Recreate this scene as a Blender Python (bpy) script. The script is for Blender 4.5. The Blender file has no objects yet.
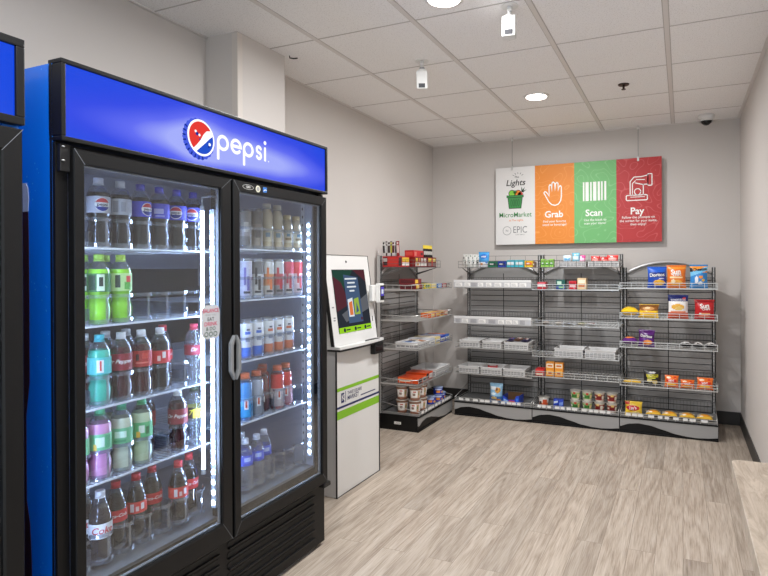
import bpy, bmesh, math, random
from mathutils import Matrix, Vector
random.seed(7)
PI = math.pi
S = bpy.context.scene
COL = S.collection

# ------------------------------------------------------------------ camera, world, lamps, exposure
cd = bpy.data.cameras.new('camera'); cam = bpy.data.objects.new('camera', cd); COL.objects.link(cam)
Rv = Vector((0.92105644, 0.38940545, -0.00430003)); Uv = Vector((0.00290888, 0.00416208, 0.99998711)); Fv = Vector((-0.38941833, 0.92105704, -0.00270077))
cam.matrix_world = Matrix(((Rv.x, Uv.x, -Fv.x, 0), (Rv.y, Uv.y, -Fv.y, 0), (Rv.z, Uv.z, -Fv.z, 1.385), (0, 0, 0, 1)))
cd.sensor_fit = 'HORIZONTAL'; cd.sensor_width = 36; cd.lens = 560.426 * 36 / 768
cd.shift_x = -61.31 / 768; cd.shift_y = -17.87 / 768; cd.clip_start = 0.02
S.camera = cam
W_ = bpy.data.worlds.new('world'); S.world = W_; W_.use_nodes = True
W_.node_tree.nodes['Background'].inputs[0].default_value = (0.86, 0.94, 1.0, 1)
W_.node_tree.nodes['Background'].inputs[1].default_value = 1.62
S.view_settings.view_transform = 'Standard'; S.view_settings.look = 'None'; S.view_settings.gamma = 1
S.view_settings.use_curve_mapping = False
S.view_settings.exposure = 0.0
CEIL = 2.694
LAMPS = [(-1.017, 4.199), (-1.058, 2.5), (-1.06, 0.8)]
LAMP_W = 32.0
for x, y in LAMPS:
    ld = bpy.data.lights.new('downlight_lamp', 'AREA'); ld.shape = 'DISK'; ld.size = 0.08; ld.energy = LAMP_W
    ld.color = (0.98, 0.99, 1.0); ld.spread = PI * 0.98
    lo = bpy.data.objects.new('downlight_lamp', ld); COL.objects.link(lo); lo.location = (x, y, CEIL - 0.012)

# ------------------------------------------------------------------ materials
def lin(c):
    return tuple(((v / 255) / 12.92 if v / 255 <= .04045 else ((v / 255 + .055) / 1.055) ** 2.4) for v in c[:3])
_m = {}
def mat(name, rgb=(200, 200, 200), rough=.5, metal=0, spec=.5, bump=0, bscale=200, var=0, vscale=8, coat=0, alpha=1):
    if name in _m: return _m[name]
    m = bpy.data.materials.new(name); m.use_nodes = True; nt = m.node_tree; b = nt.nodes['Principled BSDF']
    c = lin(rgb) + (1,)
    b.inputs['Base Color'].default_value = c; b.inputs['Roughness'].default_value = rough; b.inputs['Metallic'].default_value = metal
    b.inputs['Specular IOR Level'].default_value = spec; b.inputs['Coat Weight'].default_value = coat; b.inputs['Alpha'].default_value = alpha
    if bump or var:
        tc = nt.nodes.new('ShaderNodeTexCoord')
        if bump:
            n = nt.nodes.new('ShaderNodeTexNoise'); n.inputs['Scale'].default_value = bscale; n.inputs['Detail'].default_value = 3
            bp = nt.nodes.new('ShaderNodeBump'); bp.inputs['Strength'].default_value = bump; bp.inputs['Distance'].default_value = .002
            nt.links.new(tc.outputs['Object'], n.inputs['Vector']); nt.links.new(n.outputs['Fac'], bp.inputs['Height']); nt.links.new(bp.outputs['Normal'], b.inputs['Normal'])
        if var:
            n = nt.nodes.new('ShaderNodeTexNoise'); n.inputs['Scale'].default_value = vscale; n.inputs['Detail'].default_value = 4
            mx = nt.nodes.new('ShaderNodeMix'); mx.data_type = 'RGBA'
            mx.inputs[6].default_value = tuple(v * (1 - var) for v in c[:3]) + (1,); mx.inputs[7].default_value = tuple(min(1, v * (1 + var)) for v in c[:3]) + (1,)
            nt.links.new(tc.outputs['Object'], n.inputs['Vector']); nt.links.new(n.outputs['Fac'], mx.inputs[0]); nt.links.new(mx.outputs[2], b.inputs['Base Color'])
    _m[name] = m; return m
def emis(name, rgb, strength):
    if name in _m: return _m[name]
    m = bpy.data.materials.new(name); m.use_nodes = True; nt = m.node_tree; nt.nodes.clear()
    e = nt.nodes.new('ShaderNodeEmission'); o = nt.nodes.new('ShaderNodeOutputMaterial')
    e.inputs[0].default_value = lin(rgb) + (1,); e.inputs[1].default_value = strength; nt.links.new(e.outputs[0], o.inputs[0])
    _m[name] = m; return m
def clear(name, tint=(255, 255, 255), refl=.10, rough=.03, body=0.0, rgb=(255, 255, 255), fres=True):
    """thin clear plastic or glass: see-through with a Fresnel reflection; 'body' mixes in a coloured diffuse part"""
    if name in _m: return _m[name]
    m = bpy.data.materials.new(name); m.use_nodes = True; nt = m.node_tree; nt.nodes.clear()
    o = nt.nodes.new('ShaderNodeOutputMaterial'); t = nt.nodes.new('ShaderNodeBsdfTransparent'); g = nt.nodes.new('ShaderNodeBsdfGlossy')
    t.inputs[0].default_value = lin(tint) + (1,); g.inputs['Roughness'].default_value = rough
    base = t.outputs[0]
    if body:
        d = nt.nodes.new('ShaderNodeBsdfDiffuse'); d.inputs[0].default_value = lin(rgb) + (1,)
        mb = nt.nodes.new('ShaderNodeMixShader'); mb.inputs[0].default_value = body
        nt.links.new(t.outputs[0], mb.inputs[1]); nt.links.new(d.outputs[0], mb.inputs[2]); base = mb.outputs[0]
    mx = nt.nodes.new('ShaderNodeMixShader')
    lw = nt.nodes.new('ShaderNodeLayerWeight'); lw.inputs[0].default_value = .35
    mp = nt.nodes.new('ShaderNodeMapRange'); mp.inputs[3].default_value = refl * .14; mp.inputs[4].default_value = min(1, refl * 5)
    nt.links.new(lw.outputs['Facing'], mp.inputs[0]); nt.links.new(mp.outputs[0], mx.inputs[0])
    nt.links.new(base, mx.inputs[1]); nt.links.new(g.outputs[0], mx.inputs[2]); nt.links.new(mx.outputs[0], o.inputs[0])
    _m[name] = m; return m
def film(name='printed_film', rough=.32):
    if name in _m: return _m[name]
    m = bpy.data.materials.new(name); m.use_nodes = True; nt = m.node_tree; b = nt.nodes['Principled BSDF']
    a = nt.nodes.new('ShaderNodeAttribute'); a.attribute_name = 'Col'
    nt.links.new(a.outputs['Color'], b.inputs['Base Color']); b.inputs['Roughness'].default_value = rough
    _m[name] = m; return m

def wall_mat(name, rgb):
    m = mat(name, rgb, .75, bump=.12, bscale=90, var=.02, vscale=2, spec=.25); return m
M_WALL = wall_mat('greige_wall_paint', (208, 202, 197))
M_BLACK = mat('black_powder_coat', (15, 15, 16), .42, spec=.3, bump=.1, bscale=300)
M_BLKPL = mat('black_plastic', (17, 17, 18), .45)
M_STEEL = mat('grey_powder_coated_steel', (140, 138, 136), .42, metal=.2, var=.05, vscale=6)
M_PANEL = mat('grey_slat_panel', (150, 148, 146), .6, var=.05, vscale=5)
M_DARK = mat('dark_gap', (22, 21, 21), .8)
M_CHROME = mat('chromed_wire', (206, 206, 204), .32, metal=.55)
M_DWIRE = mat('dark_grey_wire', (104, 103, 102), .4, metal=.5)
M_WHITE = mat('white_plastic', (232, 231, 228), .4)
M_WHITEP = mat('white_paper', (236, 235, 232), .7)
M_GREYP = mat('grey_label_print', (150, 150, 152), .7)
M_BASEGREY = mat('grey_kick_panel', (160, 159, 158), .5, metal=.1)
M_BLACKM = mat('matt_black', (14, 14, 14), .6)
M_FILM = film()

# ------------------------------------------------------------------ text cache and mesh builder
_txt = {}
def text_geo(s, bold=0.0):
    k = (s, bold)
    if k in _txt: return _txt[k]
    cu = bpy.data.curves.new('t', 'FONT'); cu.body = s; cu.align_x = 'CENTER'; cu.align_y = 'CENTER'; cu.resolution_u = 3; cu.offset = bold
    ob = bpy.data.objects.new('t', cu); COL.objects.link(ob)
    me = bpy.data.meshes.new_from_object(ob.evaluated_get(bpy.context.evaluated_depsgraph_get()))
    r = ([v.co.copy() for v in me.vertices], [tuple(p.vertices) for p in me.polygons])
    bpy.data.objects.remove(ob); bpy.data.curves.remove(cu); bpy.data.meshes.remove(me)
    _txt[k] = r; return r

class MB:
    def __init__(self):
        self.bm = bmesh.new(); self.mats = []; self.cl = self.bm.loops.layers.float_color.new('Col')
    def mi(self, m):
        if m not in self.mats: self.mats.append(m)
        return self.mats.index(m)
    def face(self, pts, m, smooth=False, col=None):
        vs = [self.bm.verts.new(p) for p in pts]
        return self.vface(vs, m, smooth, col)
    def vface(self, vs, m, smooth=False, col=None):
        try: f = self.bm.faces.new(vs)
        except ValueError: return None
        f.material_index = self.mi(m); f.smooth = smooth
        if col is not None:
            c = lin(col) + (1,)
            for l in f.loops: l[self.cl] = c
        return f
    def box(self, x0, x1, y0, y1, z0, z1, m, bev=0, col=None):
        v = [self.bm.verts.new(p) for p in ((x0, y0, z0), (x1, y0, z0), (x1, y1, z0), (x0, y1, z0), (x0, y0, z1), (x1, y0, z1), (x1, y1, z1), (x0, y1, z1))]
        fs = [self.vface([v[i] for i in q], m, col=col) for q in ((0, 3, 2, 1), (4, 5, 6, 7), (0, 1, 5, 4), (1, 2, 6, 5), (2, 3, 7, 6), (3, 0, 4, 7))]
        if bev:
            es = list({e for f in fs for e in f.edges})
            bmesh.ops.bevel(self.bm, geom=es, offset=bev, segments=2, affect='EDGES', profile=.6, clamp_overlap=True)
        return self
    def prism(self, poly, f, a, b, m, side=None):
        """extrude a 2-D polygon; f(u,v,w) -> 3-D"""
        A = [self.bm.verts.new(f(u, v, a)) for u, v in poly]; B = [self.bm.verts.new(f(u, v, b)) for u, v in poly]
        self.vface(A[::-1], m); self.vface(B, m)
        n = len(poly)
        for i in range(n): self.vface([A[i], A[(i + 1) % n], B[(i + 1) % n], B[i]], side or m)
        return self
    def lathe(self, prof, m, n=16, c=(0, 0, 0), mats=None, cap0=True, cap1=True, col=None, sx=1, sy=1):
        rings = []
        for r, z in prof:
            rings.append([self.bm.verts.new((c[0] + sx * r * math.cos(2 * PI * i / n), c[1] + sy * r * math.sin(2 * PI * i / n), c[2] + z)) for i in range(n)])
        for k in range(len(prof) - 1):
            mm = mats[k] if mats else m
            for i in range(n): self.vface([rings[k][i], rings[k][(i + 1) % n], rings[k + 1][(i + 1) % n], rings[k + 1][i]], mm, True, col=(col[k] if isinstance(col, list) else col))
        if cap0 and prof[0][0] > 0: self.vface(rings[0][::-1], mats[0] if mats else m, col=(col[0] if isinstance(col, list) else col))
        if cap1 and prof[-1][0] > 0: self.vface(rings[-1], mats[-1] if mats else m, col=(col[-1] if isinstance(col, list) else col))
        return self
    def tube(self, pts, r, m, n=6, closed=False):
        pts = [Vector(p) for p in pts]; N = len(pts); rings = []
        for i, p in enumerate(pts):
            a = pts[i - 1] if (i > 0 or closed) else p; b = pts[(i + 1) % N] if (i < N - 1 or closed) else p
            d = (b - a).normalized()
            u = d.orthogonal() if abs(d.z) > .9 else Vector((0, 0, 1)).cross(d)
            u.normalize(); w = d.cross(u)
            rings.append([self.bm.verts.new(p + r * (math.cos(2 * PI * k / n) * u + math.sin(2 * PI * k / n) * w)) for k in range(n)])
        for i in range(N if closed else N - 1):
            A = rings[i]; B = rings[(i + 1) % N]
            for k in range(n): self.vface([A[k], A[(k + 1) % n], B[(k + 1) % n], B[k]], m, n > 4)
        if not closed: self.vface(rings[0][::-1], m); self.vface(rings[-1], m)
        return self
    def text(self, s, size, f, m, bold=0.0, col=None, sx=1.0):
        """flat lettering; f(x, y) -> 3-D"""
        vs, fs = text_geo(s, bold)
        V = [self.bm.verts.new(f(v.x * size * sx, v.y * size)) for v in vs]
        for q in fs: self.vface([V[i] for i in q], m, col=col)
        return self
    def ribbon(self, pts, w, f, m, closed=False, caps=True, col=None):
        """flat stroke of width w along 2-D points, with round ends; f(x, y) -> 3-D"""
        P = [Vector((p[0], p[1])) for p in pts]; N = len(P); L = []; Rr = []
        for i, p in enumerate(P):
            a = P[i - 1] if (i > 0 or closed) else p; b = P[(i + 1) % N] if (i < N - 1 or closed) else p
            d0 = (p - a); d1 = (b - p)
            d0 = d0.normalized() if d0.length > 1e-9 else d1.normalized(); d1 = d1.normalized() if d1.length > 1e-9 else d0
            t = (d0 + d1); t = t.normalized() if t.length > 1e-6 else d0
            n = Vector((-t.y, t.x)); c = max(.5, n.dot(Vector((-d0.y, d0.x))))
            L.append(p + n * w / 2 / c); Rr.append(p - n * w / 2 / c)
        vl = [self.bm.verts.new(f(*p)) for p in L]; vr = [self.bm.verts.new(f(*p)) for p in Rr]
        for i in range(N if closed else N - 1):
            j = (i + 1) % N; self.vface([vr[i], vr[j], vl[j], vl[i]], m, col=col)
        if caps and not closed:
            for p, q in ((P[0], P[1]), (P[-1], P[-2])):
                d = (p - q).normalized(); a0 = math.atan2(d.y, d.x)
                self.face([f(p.x + w / 2 * math.cos(a0 + t), p.y + w / 2 * math.sin(a0 + t)) for t in [PI * (k / 6 - .5) for k in range(7)]], m, col=col)
        return self
    def poly(self, pts, f, m, col=None):
        self.face([f(*p) for p in pts], m, col=col); return self
    def disc(self, cx, cy, r, f, m, n=20, ry=None, col=None):
        ry = ry or r
        self.face([f(cx + r * math.cos(2 * PI * i / n), cy + ry * math.sin(2 * PI * i / n)) for i in range(n)], m, col=col); return self
    def build(self, name, parent=None, loc=None, solid=True, bevel=0):
        if solid: bmesh.ops.recalc_face_normals(self.bm, faces=self.bm.faces)
        me = bpy.data.meshes.new(name); self.bm.to_mesh(me); self.bm.free()
        for m in self.mats: me.materials.append(m)
        o = bpy.data.objects.new(name, me); COL.objects.link(o)
        if parent: o.parent = parent
        if loc: o.location = loc
        if bevel:
            md = o.modifiers.new('bevel', 'BEVEL'); md.width = bevel; md.segments = 2; md.limit_method = 'ANGLE'
        return o
def arc(cx, cy, r, a0, a1, n=14, ry=None):
    ry = ry or r
    return [(cx + r * math.cos(math.radians(a0 + (a1 - a0) * i / n)), cy + ry * math.sin(math.radians(a0 + (a1 - a0) * i / n))) for i in range(n + 1)]
def rrect(x0, x1, y0, y1, r, n=4):
    p = []
    for cx, cy, a in ((x1 - r, y1 - r, 0), (x0 + r, y1 - r, 90), (x0 + r, y0 + r, 180), (x1 - r, y0 + r, 270)): p += arc(cx, cy, r, a, a + 90, n)
    return p
def front(x0=0, z0=0, y=0):            # local 2-D (right, up) on a face looking towards -y
    return lambda u, v: (x0 + u, y, z0 + v)
def tag(o, label, cat, group=None):
    o['label'] = label; o['category'] = cat
    if group: o['group'] = group
    return o
def thing(name, label, cat, loc=(0, 0, 0), rz=0, group=None):
    o = bpy.data.objects.new(name, None); COL.objects.link(o); o.empty_display_size = .05
    o.location = loc; o.rotation_euler = (0, 0, rz); return tag(o, label, cat, group)
def struct(mb, name, **k):
    o = mb.build(name, **k); o['kind'] = 'structure'; return o
def dup(root, loc, rz=None, label=None, group=None):
    r = root.copy(); COL.objects.link(r); r.location = loc
    if rz is not None: r.rotation_euler = (0, 0, rz)
    if label: r['label'] = label
    if group: r['group'] = group
    for ch in list(root.children):
        c = ch.copy(); COL.objects.link(c); c.parent = r
        for g in list(ch.children):
            d = g.copy(); COL.objects.link(d); d.parent = c
    return r
for s_ in ('MicroMarket', 'EPIC', 'Grab', 'Scan', 'Pay'): text_geo(s_)

# ------------------------------------------------------------------ room shell
XL, XR, YB, YF = -2.475, 0.468, 5.517, -0.6
def floor_material():
    m = bpy.data.materials.new('greige_vinyl_planks'); m.use_nodes = True; nt = m.node_tree; b = nt.nodes['Principled BSDF']; N = nt.nodes.new; L = nt.links.new
    tc = N('ShaderNodeTexCoord'); mp = N('ShaderNodeMapping'); mp.inputs['Rotation'].default_value = (0, 0, PI / 2)
    L(tc.outputs['Object'], mp.inputs[0])
    br = N('ShaderNodeTexBrick'); br.offset = .37; br.inputs['Scale'].default_value = 1
    br.inputs['Brick Width'].default_value = 1.22; br.inputs['Row Height'].default_value = .125; br.inputs['Mortar Size'].default_value = .0011
    br.inputs['Color1'].default_value = (0, 0, 0, 1); br.inputs['Color2'].default_value = (1, 1, 1, 1); br.inputs['Mortar'].default_value = (.5, .5, .5, 1)
    L(mp.outputs[0], br.inputs['Vector'])
    # each plank gets its own offset in the grain
    off = N('ShaderNodeVectorMath'); off.operation = 'SCALE'; off.inputs['Scale'].default_value = 7.3; L(br.outputs['Color'], off.inputs[0])
    ad = N('ShaderNodeVectorMath'); ad.operation = 'ADD'; L(tc.outputs['Object'], ad.inputs[0]); L(off.outputs[0], ad.inputs[1])
    m2 = N('ShaderNodeMapping'); m2.inputs['Scale'].default_value = (9.0, .9, 1); L(ad.outputs[0], m2.inputs[0])
    n1 = N('ShaderNodeTexNoise'); n1.inputs['Scale'].default_value = 1.6; n1.inputs['Detail'].default_value = 8; n1.inputs['Roughness'].default_value = .62; n1.inputs['Distortion'].default_value = 1.1
    L(m2.outputs[0], n1.inputs['Vector'])
    m3 = N('ShaderNodeMapping'); m3.inputs['Scale'].default_value = (60, 2.2, 1); L(ad.outputs[0], m3.inputs[0])
    n2 = N('ShaderNodeTexNoise'); n2.inputs['Scale'].default_value = 2; n2.inputs['Detail'].default_value = 5; L(m3.outputs[0], n2.inputs['Vector'])
    m4 = N('ShaderNodeMapping'); m4.inputs['Scale'].default_value = (5.5, .55, 1); L(ad.outputs[0], m4.inputs[0])
    n3 = N('ShaderNodeTexNoise'); n3.inputs['Scale'].default_value = 1.3; n3.inputs['Detail'].default_value = 2; n3.inputs['Distortion'].default_value = .4; L(m4.outputs[0], n3.inputs['Vector'])
    mu = N('ShaderNodeMath'); mu.operation = 'MULTIPLY'; mu.inputs[1].default_value = 17; L(n3.outputs['Fac'], mu.inputs[0])
    pp = N('ShaderNodeMath'); pp.operation = 'PINGPONG'; pp.inputs[1].default_value = 1; L(mu.outputs[0], pp.inputs[0])
    m5 = N('ShaderNodeMapping'); m5.inputs['Scale'].default_value = (150, 6, 1); L(ad.outputs[0], m5.inputs[0])
    n4 = N('ShaderNodeTexNoise'); n4.inputs['Scale'].default_value = 1.5; n4.inputs['Detail'].default_value = 4; L(m5.outputs[0], n4.inputs['Vector'])
    def mixf(fac, a, b):
        q = N('ShaderNodeMix'); q.inputs[0].default_value = fac; L(a, q.inputs[2]); L(b, q.inputs[3]); return q.outputs[0]
    mixo = mixf(.10, mixf(.42, mixf(.34, n1.outputs['Fac'], n2.outputs['Fac']), n4.outputs['Fac']), pp.outputs[0])
    cr = N('ShaderNodeValToRGB'); e = cr.color_ramp.elements
    e[0].position = .32; e[0].color = lin((136, 121, 106)) + (1,); e[1].position = .68; e[1].color = lin((203, 192, 179)) + (1,)
    k = e.new(.43); k.color = lin((164, 149, 134)) + (1,); k = e.new(.53); k.color = lin((184, 170, 155)) + (1,)
    L(mixo, cr.inputs[0])
    tone = N('ShaderNodeMix'); tone.data_type = 'RGBA'; tone.blend_type = 'MULTIPLY'; tone.inputs[0].default_value = 1
    tr = N('ShaderNodeMapRange'); tr.inputs[3].default_value = .84; tr.inputs[4].default_value = 1.06; L(br.outputs['Color'], tr.inputs[0])
    L(cr.outputs[0], tone.inputs[6]); L(tr.outputs[0], tone.inputs[7])
    gr = N('ShaderNodeMix'); gr.data_type = 'RGBA'; gr.inputs[7].default_value = lin((136, 123, 110)) + (1,)
    L(br.outputs['Fac'], gr.inputs[0]); L(tone.outputs[2], gr.inputs[6]); L(gr.outputs[2], b.inputs['Base Color'])
    b.inputs['Roughness'].default_value = .42; b.inputs['Specular IOR Level'].default_value = .4
    bp = N('ShaderNodeBump'); bp.inputs['Strength'].default_value = .08; L(n2.outputs['Fac'], bp.inputs['Height']); L(bp.outputs[0], b.inputs['Normal'])
    return m
mb = MB(); mb.box(XL - .1, XR + .1, YF, YB + .1, -.1, 0, floor_material()); struct(mb, 'floor')

def ceil_material():
    m = mat('mineral_fibre_tile', (214, 208, 202), .9, bump=.35, bscale=160, spec=.1)
    nt = m.node_tree; b = nt.nodes['Principled BSDF']; N = nt.nodes.new; L = nt.links.new
    tc = N('ShaderNodeTexCoord'); n = N('ShaderNodeTexNoise'); n.inputs['Scale'].default_value = 150; n.inputs['Detail'].default_value = 2; L(tc.outputs['Object'], n.inputs['Vector'])
    cr = N('ShaderNodeValToRGB'); e = cr.color_ramp.elements; e[0].position = .30; e[0].color = lin((222, 219, 217)) + (1,); e[1].position = .46; e[1].color = lin((247, 245, 244)) + (1,)
    L(n.outputs['Fac'], cr.inputs[0]); L(cr.outputs[0], b.inputs['Base Color']); return m
mb = MB(); mb.box(XL - .1, XR + .1, YF, YB + .1, CEIL, CEIL + .1, ceil_material()); struct(mb, 'ceiling')
M_TBAR = mat('painted_ceiling_grid', (222, 217, 213), .5); M_TGAP = mat('ceiling_reveal', (190, 184, 180), .8)
mb = MB()
for k in range(-3, 1):
    x = -.0743 + .615 * k
    if x > XL: mb.box(x - .012, x + .012, YF, YB, CEIL - .004, CEIL + .001, M_TBAR).box(x - .0165, x - .0122, YF, YB, CEIL - .001, CEIL + .001, M_TGAP).box(x + .0122, x + .0165, YF, YB, CEIL - .001, CEIL + .001, M_TGAP)
k = -7
while 3.2757 + .615 * k < YB:
    y = 3.2757 + .615 * k
    if y > YF:
        xs = [XL] + [-.0743 + .615 * i for i in range(-3, 1)] + [XR]
        for i in range(len(xs) - 1): mb.box(xs[i] + .013, xs[i + 1] - .013, y - .0035, y + .0035, CEIL - .002, CEIL + .001, M_TGAP)
    k += 1
struct(mb, 'trim_1')
mb = MB()
mb.box(XR - .022, XR, YF, YB, CEIL - .006, CEIL, M_TBAR); mb.box(XL, XL + .02, YF, YB, CEIL - .006, CEIL, M_TBAR); mb.box(XL + .02, XR - .022, YB - .02, YB, CEIL - .006, CEIL, M_TBAR)
struct(mb, 'trim_2')
mb = MB(); mb.box(XL - .1, XL, YF, YB + .1, 0, CEIL, M_WALL); struct(mb, 'wall_left')
mb = MB(); mb.box(XR, XR + .1, YF, YB + .1, 0, CEIL, M_WALL); struct(mb, 'wall_right')
mb = MB(); mb.box(XL, XR, YB, YB + .1, 0, CEIL, M_WALL); struct(mb, 'wall_back')
M_BASEB = mat('charcoal_vinyl_baseboard', (52, 50, 49), .5)
def baseboard(x0, x1, y0, y1, name):
    mb = MB(); mb.box(x0, x1, y0, y1, 0, .115, M_BASEB); struct(mb, name)
baseboard(XL, XR - .008, YB - .008, YB, 'baseboard_back'); baseboard(XR - .008, XR, YF, YB, 'baseboard_right'); baseboard(XL, XL + .008, YF, YB - .008, 'baseboard_left')
# boxed-out pillar on the left wall, with a corner guard
mb = MB(); mb.box(XL, -2.247, 2.396, 2.793, 0, CEIL, M_WALL)
struct(mb, 'pillar_left')
mb = MB(); M_CG = mat('corner_guard_vinyl', (214, 206, 198), .5)
mb.prism([(-2.2455, 2.3945), (-2.2455, 2.432), (-2.2475, 2.432), (-2.2475, 2.3965), (-2.285, 2.3965), (-2.285, 2.3945)], lambda u, v, w: (u, v, w), .1, CEIL - .006, M_CG)
struct(mb, 'trim_3')

# counter along the right wall
def counter_material():
    m = mat('counter_pale_oak_laminate', (190, 174, 156), .45)
    nt = m.node_tree; b = nt.nodes['Principled BSDF']; N = nt.nodes.new; L = nt.links.new
    tc = N('ShaderNodeTexCoord'); mp = N('ShaderNodeMapping'); mp.inputs['Scale'].default_value = (18, 3.2, 4); L(tc.outputs['Object'], mp.inputs[0])
    n = N('ShaderNodeTexNoise'); n.inputs['Scale'].default_value = 2.4; n.inputs['Detail'].default_value = 9; n.inputs['Roughness'].default_value = .7; n.inputs['Distortion'].default_value = 1.2; L(mp.outputs[0], n.inputs['Vector'])
    cr = N('ShaderNodeValToRGB'); e = cr.color_ramp.elements; e[0].position = .34; e[0].color = lin((146, 130, 113)) + (1,); e[1].position = .62; e[1].color = lin((188, 173, 156)) + (1,)
    L(n.outputs['Fac'], cr.inputs[0]); L(cr.outputs[0], b.inputs['Base Color']); return m
t = thing('counter', 'pale wood-grain counter with a rounded corner along the right wall', 'counter', (.112, -.5, 0))
M_OAK = counter_material()
mb = MB(); wv = XR - .112 - .001
pl = [(0, 0), (wv, 0), (wv, 2.088)] + [(.022 + .022 * math.cos(math.radians(a)), 2.066 + .022 * math.sin(math.radians(a))) for a in (90, 112, 135, 158, 180)]
mb.prism(pl, lambda u, v, w: (u, v, w), .862, .90, M_OAK); mb.build('worktop', t, bevel=.002)
for yy in (1.7, .3):
    mb = MB(); mb.box(.16, .20, yy, yy + .04, 0, .8619, M_STEEL); mb.build('leg', t)

# ------------------------------------------------------------------ ceiling fittings
M_LAMP = emis('downlight_diffuser', (255, 246, 236), 14)
for i, (x, y) in enumerate(LAMPS[:2]):
    t = thing('ceiling_downlight', ['round white recessed ceiling downlight, glowing, wholly in view', 'round white recessed ceiling downlight cut off by the top of the picture'][i], 'ceiling light', (x, y, CEIL), 0, 'recessed ceiling downlights')
    mb = MB(); mb.lathe([(.078, -.0095), (.095, -.006), (.097, 0), (.08, 0), (.078, -.0095)], M_WHITE, 28, cap0=False, cap1=False); mb.build('trim_ring', t)
    mb = MB(); mb.lathe([(.079, -.003), (.079, -.009)], M_LAMP, 28); mb.build('diffuser', t)
def bullet_cam(loc, label, tilt, rz):
    t = thing('security_camera', label, 'security camera', loc, rz, 'bullet cameras on the ceiling')
    mb = MB(); mb.lathe([(.042, -.004), (.042, 0)], M_WHITE, 20); mb.lathe([(.014, -.03), (.014, -.004)], M_WHITE, 12); mb.build('mount', t)
    mb = MB(); mb.lathe([(.011, -.05), (.011, -.03)], M_WHITE, 10)
    mb.lathe([(.017, -.058), (.017, -.044)], mat('grey_plastic', (150, 150, 152), .5), 10); mb.build('arm', t)
    mb = MB()
    mb.lathe([(0.0, 0), (.026, -.002), (.031, -.012), (.033, -.10), (.032, -.112), (.027, -.112), (.027, -.106), (0, -.106)], M_WHITE, 20, mats=[M_WHITE, M_WHITE, M_WHITE, M_WHITE, M_WHITE, M_BLKPL, M_BLKPL], cap0=False, cap1=False)
    mb.box(-.034, .034, -.036, .012, -.122, -.015, M_WHITE, bev=.006)
    mb.box(-.02, .02, -.0372, -.036, -.115, -.09, mat('camera_print', (60, 60, 64), .5))
    o = mb.build('housing', t); o.location = (0, 0, -.05); o.rotation_euler = (tilt, 0, 0)
    mb = MB(); mb.lathe([(.02, -.113), (.02, -.1075)], mat('lens_glass', (6, 6, 8), .08), 16); l = mb.build('lens', t); l.location = (0, 0, -.05); l.rotation_euler = (tilt, 0, 0)
    return t
bullet_cam((-.789, 2.706, CEIL), 'white bullet security camera hanging from the ceiling nearest the viewer', -.12, .15)
bullet_cam((-1.507, 3.201, CEIL), 'white bullet security camera with dark lens on the ceiling, farther and left of its twin', .22, .35)
t = thing('dome_camera', 'small white dome security camera with dark lens in the ceiling corner', 'security camera', (.195, 5.32, CEIL))
mb = MB(); mb.lathe([(.066, 0), (.066, -.03), (.06, -.036)][::-1], M_WHITE, 24); mb.build('housing', t)
mb = MB(); mb.lathe([(.001, -.088), (.02, -.083), (.04, -.066), (.048, -.036)], mat('dome_black', (9, 9, 10), .12), 20); mb.build('lens_dome', t)
mb = MB(); mb.lathe([(.058, -.055), (.052, -.046), (.06, -.034)], M_WHITE, 24, cap0=False, cap1=False); mb.build('collar', t)
t = thing('fire_sprinkler', 'small dark bronze fire sprinkler head on the ceiling near the glowing downlight', 'sprinkler', (-.382, 4.186, CEIL))
M_BRONZE = mat('bronze', (70, 58, 50), .4, metal=.6)
mb = MB(); mb.lathe([(.036, -.006), (.040, 0)], M_BRONZE, 18); mb.build('escutcheon', t)
mb = MB(); mb.lathe([(.007, -.032), (.009, -.006)], M_BRONZE, 10); mb.lathe([(.015, -.037), (.015, -.033)], M_BRONZE, 14); mb.build('nozzle', t)
mb = MB(); mb.tube([(0, 0, 0), (.0, 0, -.012), (.02, .01, -.016), (.045, .02, -.014)], .004, M_BLKPL, 6)
tag(mb.build('ceiling_hook', loc=(-2.215, 2.80, CEIL)), 'tiny dark hook on the ceiling at the pillar corner', 'hook')

# ------------------------------------------------------------------ hanging sign
SX0, SX1, SZ0, SZ1, SY = -1.746, -.169, 1.624, 2.399, 5.457
t = thing('hanging_sign', 'wide hanging sign with white, orange, green and red panels on the back wall', 'sign', (SX0, SY, SZ0))
mb = MB(); W = SX1 - SX0; H = SZ1 - SZ0
mb.box(0, W, 0, .012, 0, H, mat('sign_edge', (120, 118, 116), .6)); mb.build('board', t)
def sign_panel(x0, x1, rgb, nm, swirl, ink):
    m = mat(nm, rgb, .55)
    if swirl:
        nt = m.node_tree; b = nt.nodes['Principled BSDF']; N = nt.nodes.new; L = nt.links.new
        tc = N('ShaderNodeTexCoord'); n = N('ShaderNodeTexNoise'); n.inputs['Scale'].default_value = 5; n.inputs['Detail'].default_value = 1; L(tc.outputs['Object'], n.inputs['Vector'])
        mu = N('ShaderNodeMath'); mu.operation = 'MULTIPLY'; mu.inputs[1].default_value = 9; L(n.outputs['Fac'], mu.inputs[0])
        fr = N('ShaderNodeMath'); fr.operation = 'PINGPONG'; fr.inputs[1].default_value = .5; L(mu.outputs[0], fr.inputs[0])
        cr = N('ShaderNodeValToRGB'); e = cr.color_ramp.elements; e[0].position = 0; e[0].color = lin(swirl) + (1,); e[1].position = .09; e[1].color = lin(rgb) + (1,)
        L(fr.outputs[0], cr.inputs[0]); L(cr.outputs[0], b.inputs['Base Color'])
    mb = MB(); mb.box(x0, x1, -.0012, 0, 0, H, m); return mb
b0, b1, b2 = -1.34 - SX0, -.956 - SX0, -.566 - SX0
INK = mat('white_ink', (246, 244, 240), .6)
g = lambda cx: (lambda u, v: (cx + u, -.0025, v))
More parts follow.
